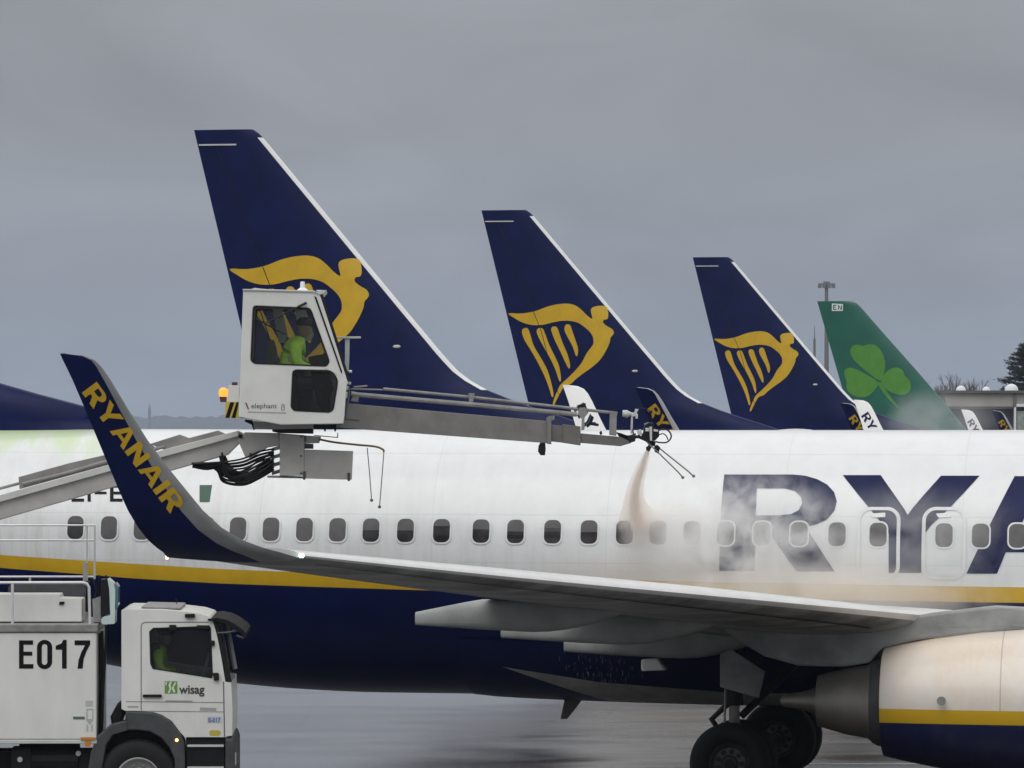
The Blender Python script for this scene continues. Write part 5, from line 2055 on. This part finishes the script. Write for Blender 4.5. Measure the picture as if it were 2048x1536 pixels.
# fluid draining off the flaps in brown threads
random.seed(29)
dr_ = MB()
for i in range(90):
    u = random.gauss(1205, 38)
    Y = random.uniform(67.6, 70.0)
    v = random.uniform(1288, 1362)
    q0 = ((u-1024)*Y/FPX, Y, CAMH-(v-V0)*Y/FPX)
    L = random.uniform(.015, .09)
    sw_ = random.uniform(-.02, .02)
    dr_.tube([q0, (q0[0]+sw_, Y, q0[2]-L*.5), (q0[0]+sw_*.4, Y, q0[2]-L)], [.0012, random.uniform(.0012, .0026), .0008], 4)
tag(dr_.obj('draining_fluid', mat('brown_fluid', (.16, .115, .085), .4, var=.2), None), 'thin brown drops and threads of fluid draining from the flap fairings under the wing', 'dripping fluid', kind='stuff')
# loose strands and drops torn off the jet
random.seed(17)
DROP_M = mat('fluid_drops', (.90, .80, .71), .35, var=.1)
sd_ = MB()
for i in range(60):
    k0 = int(random.triangular(2, len(P_)-4, len(P_)-6))
    k1 = min(len(P_)-1, k0+random.randint(1, 3))
    spread_ = .015+.07*(k0/len(P_))**2
    ox, oy = random.gauss(0, 1)*spread_, random.gauss(0, .6)*spread_
    q = [P_[k]-org+Vector((ox*(1+.1*j), oy, random.uniform(-.02, .02))) for j, k in enumerate(range(k0, k1+1))]
    sd_.tube(q, [random.uniform(.0015, .0035)]*len(q), 5)
for i in range(420):
    k0 = int(random.triangular(3, len(P_)-1, len(P_)-2))
    spread_ = .02+.17*(k0/len(P_))**2
    c_ = P_[k0]-org+Vector((random.gauss(0, spread_), random.gauss(0, spread_*.6), random.uniform(-.12, .05)))
    r_ = random.uniform(.002, .0055)
    sd_.lathe([(-r_*1.6, .0005), (0, r_), (r_*1.6, .0005)], c_, 'z', 5)
do = sd_.obj('fluid_droplets', DROP_M, None, smooth=True)
do.location = org
tag(do, 'loose drops and strands torn off the falling de-icing jet', 'droplets', kind='stuff')


def steam(name, label, centre, size, dens, col, scale, thr, seed, aniso=-.3, fall=(.35, 1.0)):
    """soft cloud: an ellipsoid whose volume thins out to its edge"""
    m = bpy.data.materials.new(name)
    m.use_nodes = True
    g = NT(m)
    g.t.nodes.remove(g.t.nodes['Principled BSDF'])
    out = g.t.nodes['Material Output']
    co = g.n('ShaderNodeTexCoord').outputs['Object']
    ln = g.n('ShaderNodeVectorMath', {0: co}, operation='LENGTH').outputs['Value']
    off = g.n('ShaderNodeMapping', {0: co, 'Location': (seed*3.1, seed*1.7, seed), 'Scale': (size[0]*scale, size[1]*scale, size[2]*scale)})
    n1 = g.n('ShaderNodeTexNoise', {'Vector': off.outputs[0], 'Scale': 1.0, 'Detail': 6, 'Roughness': .6, 'Distortion': .5}).outputs['Fac']
    f = g.rng(ln, fall[1], fall[0], 0, 1, True)
    dn = g.math('MULTIPLY', g.math('MULTIPLY', g.rng(n1, thr, thr+.22), f), dens)
    pv = g.n('ShaderNodeVolumePrincipled', {'Color': (*col, 1), 'Density': dn, 'Anisotropy': aniso})
    g.t.links.new(pv.outputs[0], out.inputs['Volume'])
    bm = bmesh.new()
    bmesh.ops.create_icosphere(bm, subdivisions=3, radius=1.0)
    me = bpy.data.meshes.new(name)
    bm.to_mesh(me)
    bm.free()
    me.materials.append(m)
    o = bpy.data.objects.new(name, me)
    C.objects.link(o)
    o.location = centre
    o.scale = size
    tag(o, label, 'steam', kind='stuff')
    return o


def WP(u, v, Y):
    return ((u-1024)*Y/FPX, Y, CAMH-(v-V0)*Y/FPX)


steam('steam_cloud', 'white steam drifting over the big navy letter R on the fuselage', WP(1490, 1065, 70.7), (1.75, .7, 1.10), 3.3, (1, .998, .995), 2.7, .42, 2)
steam('warm_mist', 'thin orange-tinted mist over the yellow stripe above the wing root', WP(1640, 1192, 70.6), (3.4, .8, .55), 1.8, (1, .97, .925), 1.4, .30, 5)
steam('spray_mist', 'faint beige mist where the jet hits below the windows', WP(1335, 1085, 71.2), (.85, .5, .75), 2.6, (1, .985, .965), 2.4, .33, 7)
steam('forward_steam', 'thin steam veiling the overwing exits', WP(1830, 1085, 70.6), (2.1, .7, .95), .7, (1, .995, .985), 2.0, .36, 9)
steam('drifting_steam', 'thin drifting steam in front of the green tail base', WP(1875, 838, 98), (1.5, 1.0, .75), .45, (.93, .95, .97), 1.1, .36, 12)

# =================================================================== terminal, masts, trees, hills
def W(u, v, Y):
    return ((u-1024)*Y/FPX, CAMH-(v-V0)*Y/FPX)


YT_ = 330
tb = thing('terminal_building', 'low beige terminal building with dark glazing and snow-white roof domes', 'building', (W(1960, 0, YT_)[0], YT_, 0))
BX = tb.location.x


def tx(u):
    return W(u, 0, YT_)[0]-BX


def tz(v):
    return W(0, v, YT_)[1]


BEI = mat('beige_cladding', (.36, .345, .31), .6, var=.1, vscale=.8)
m = MB().plate([(tx(1888), tz(787)), (tx(2030), tz(787)), (tx(2030), tz(813)), (tx(1894), tz(813))], [], 0, 14)
m.plate([(tx(2032.5), tz(787)), (tx(2400), tz(787)), (tx(2400), tz(813)), (tx(2032.5), tz(813))], [], 0, 14)
m.obj('fascia', BEI, tb)
m = MB().box(tx(1872), tx(2410), -.3, 15, tz(786.5), tz(781))
m.obj('roof', mat('roof_grey', (.10, .10, .10), .7), tb)
m = MB().box(tx(2026), tx(2032.4), -.12, 1, tz(814), tz(787))
m.box(tx(1900), tx(2028), .05, 1, tz(817), tz(813.2))
m.obj('trim', mat('dark_trim', (.14, .14, .14), .6), tb)
m = MB().box(tx(1900), tx(2400), .6, 12, 0, tz(817.2))
m.obj('glazing', mat('terminal_glass', (.05, .055, .075), .15, var=.3, vscale=.5), tb)
m = MB()
for u in (2028, 2120, 2210, 2300):
    m.box(tx(u), tx(u+4), -.1, .55, 0, tz(810))
m.box(tx(2028), tx(2400), -.1, .5, tz(813.5), tz(808))
m.obj('window_frame', WHITE_M, tb)
m = MB().box(tx(2034), tx(2118), .2, .55, 0, tz(822))
m.obj('pale_window', mat('window_pale', (.35, .40, .36), .3, var=.5, vscale=1.5), tb)  # pane in a pale greenish colour of its own
for u, wv in ((1930, 11), (1981, 9), (2032, 15)):
    dm = MB()
    cx = tx(u); rw = wv/30.3*.95
    dm.loft([[(cx+rw*s_*math.cos(q), 3+rw*.6*s_*math.sin(q), tz(781)+.35*math.sqrt(max(0, 1-s_**2))*wv/11) for q in np.linspace(0, 2*math.pi, 16, endpoint=False)] for s_ in (1, .9, .7, .4, .05)])
    dm.obj('roof_dome', mat('dome_white', (.8, .82, .84), .4), tb, smooth=True)

# floodlight mast and slim pole
YM = 480
x_, z_ = W(1653, 563, YM)
fl = thing('floodlight_mast', 'tall floodlight mast with a wide lamp head behind the green tail', 'floodlight', (x_, YM, 0))
MSTM = mat('mast_grey', (.16, .165, .17), .6)
m = MB().tube([(0, 0, 0), (0, 0, z_-.2)], [.32, .16], 10)
m.obj('mast', MSTM, fl, smooth=True)
m = MB().box(-.8, .8, -.25, .25, z_-.32, z_-.18)
for k in (-.65, -.22, .22, .65):
    m.box(k-.17, k+.17, -.32, .2, z_-.62, z_-.3)
m.box(-.3, .3, -.2, .2, z_-.18, z_)
m.obj('lamp_head', MSTM, fl)
x_, z_ = W(1629, 652, YM)
pl = MB().tube([(0, 0, 0), (0, 0, z_-1.2)], [.16, .11], 8)
pl.tube([(0, 0, z_-1.3), (0, 0, z_)], [.06, .03], 6)
po = pl.obj('antenna_pole', MSTM, None, smooth=True)
po.location = (x_, YM, 0)
tag(po, 'slim grey antenna pole left of the floodlight mast', 'pole')

BARK_M = mat('bark', (.10, .085, .075), .8, var=.25)
TWIG_M = mat('twig_bark', (.15, .125, .125), .8, var=.2)


def bare_tree(label, u, Y, h, seed, spread=.55):
    random.seed(seed)
    x, _ = W(u, 0, Y)
    t = thing('bare_tree', label, 'tree', (x, Y, 0), group='bare trees behind the terminal')
    tr = MB().tube([(0, 0, 0), (.1, 0, h*.25), (.05, .1, h*.42)], [.26, .2, .15], 8)
    tr.obj('trunk', BARK_M, t, smooth=True)
    cr = MB()

    def grow(p, d_, l, r, n):
        e = p+d_*l
        mid = (p+e)/2+Vector((random.uniform(-1, 1), random.uniform(-1, 1), random.uniform(-.3, .6)))*l*.07
        cr.tube([p, mid, e], [r, r*.85, r*.65], 5, cap=False)
        if n == 0:
            return
        for _ in range(random.choice((2, 3, 3))):
            nd = (d_+Vector((random.uniform(-1, 1), random.uniform(-1, 1), random.uniform(-.1, .7)))*spread).normalized()
            grow(p+(e-p)*random.uniform(.6, 1), nd, l*random.uniform(.6, .8), r*.6, n-1)
    for k in range(4):
        q = 2*math.pi*k/4+random.random()
        grow(Vector((.05, .1, h*.38)), Vector((math.cos(q)*.4, math.sin(q)*.4, 1)).normalized(), h*.22, .13, 5)
    cr.obj('crown', TWIG_M, t)
    return t


for u, Y, h, sd_, lb in ((1893, 385, 9.6, 4, 'bare grey tree left of the roof, partly behind the green tail'), (1919, 380, 10.4, 8, 'taller bare grey tree behind the first white roof dome'), (1945, 388, 10.0, 15, 'bare grey tree rightmost of the leafless group')):
    bare_tree(lb, u, Y, h, sd_)

# conifer at the right edge
random.seed(21)
xc, _ = W(2058, 0, 365)
zc_top = W(0, 688, 365)[1]
ct = thing('conifer_tree', 'dark evergreen conifer rising behind the terminal at the right edge', 'tree', (xc, 365, 0))
MB().tube([(0, 0, 0), (0, 0, zc_top*.95)], [.3, .06], 8).obj('trunk', BARK_M, ct, smooth=True)
NEED_M = mat('needles', (.035, .055, .045), .7, var=.45, vscale=1.2)
V, F = [], []
z = 4.5
bi = 0
while z < zc_top:
    k = (zc_top-z)/(zc_top-4.5)
    Lb = .5+3.0*min(1, k*1.35)**.8
    for j in range(6):
        q = bi*2.4+j*1.05+random.uniform(-.3, .3)
        L = Lb*random.uniform(.7, 1.08)
        d_ = Vector((math.cos(q), math.sin(q), 0))
        for s_ in np.arange(.12, 1.0, .055):
            up = .45*s_**1.6*L*.55-.18*s_
            p = Vector((0, 0, z))+d_*L*s_+Vector((0, 0, up))
            for _ in range(13):
                c_ = p+Vector((random.gauss(0, .13), random.gauss(0, .13), random.gauss(0, .07)))
                e1 = (d_+Vector((random.uniform(-1, 1), random.uniform(-1, 1), random.uniform(0, .9)))).normalized()*random.uniform(.14, .28)
                e2 = Vector((random.uniform(-1, 1), random.uniform(-1, 1), random.uniform(-1, 1))).normalized()*.055
                n_ = len(V)
                V += [c_-e2, c_+e2, c_+e1]
                F.append((n_, n_+1, n_+2))
    z += .36
    bi += 1
obj('crown', V, F, NEED_M, ct)

# far wooded ridge and a church mast in the haze
random.seed(5)
HILL_M = mat('far_woodland', (.045, .055, .05), .9, var=.3, vscale=.02)
V, F = [], []
N_ = 420
YR = 7000
for i in range(N_+1):
    x = -1500+3000*i/N_
    u = 1024+x/YR*FPX
    base_v = interp(u, [-1500, 0, 310, 345, 380, 430, 480, 700, 1100, 2000, 3000], [815, 826, 834, 831, 834, 832.5, 826, 830, 845, 838, 830])
    zz = W(0, base_v, YR)[1]+random.gauss(0, .8)+1.3*math.sin(i*.9)+.9*math.sin(i*2.3)
    V += [(x, YR-60, 0), (x, YR, zz), (x, YR+90, zz*.9)]
for i in range(N_):
    a_ = i*3
    F += [(a_, a_+3, a_+4, a_+1), (a_+1, a_+4, a_+5, a_+2)]
tag(obj('hills', V, F, HILL_M, None, smooth='all'), kind='structure')
x_, z_ = W(299, 806, 6800)
cm = MB().tube([(0, 0, 0), (0, 0, z_-9)], [3.0, 2.2], 6)
cm.tube([(0, 0, z_-9), (0, 0, z_)], [2.2, .3], 6)
cmo = cm.obj('distant_tower', HILL_M)
cmo.location = (x_, 6800, 0)
tag(cmo, 'faint slender tower on the hazy horizon left of the beacon', 'tower')

# =================================================================== haze
hm_ = bpy.data.materials.new('haze')
hm_.use_nodes = True
g = NT(hm_)
g.t.nodes.remove(g.t.nodes['Principled BSDF'])
pv = g.n('ShaderNodeVolumePrincipled', {'Color': (.62, .72, .86, 1), 'Density': .00011, 'Anisotropy': 0.0})
g.t.links.new(pv.outputs[0], g.t.nodes['Material Output'].inputs['Volume'])
hb = MB().box(-4200, 4200, -80, 7800, -1, 70)
tag(hb.obj('haze', hm_), kind='stuff')
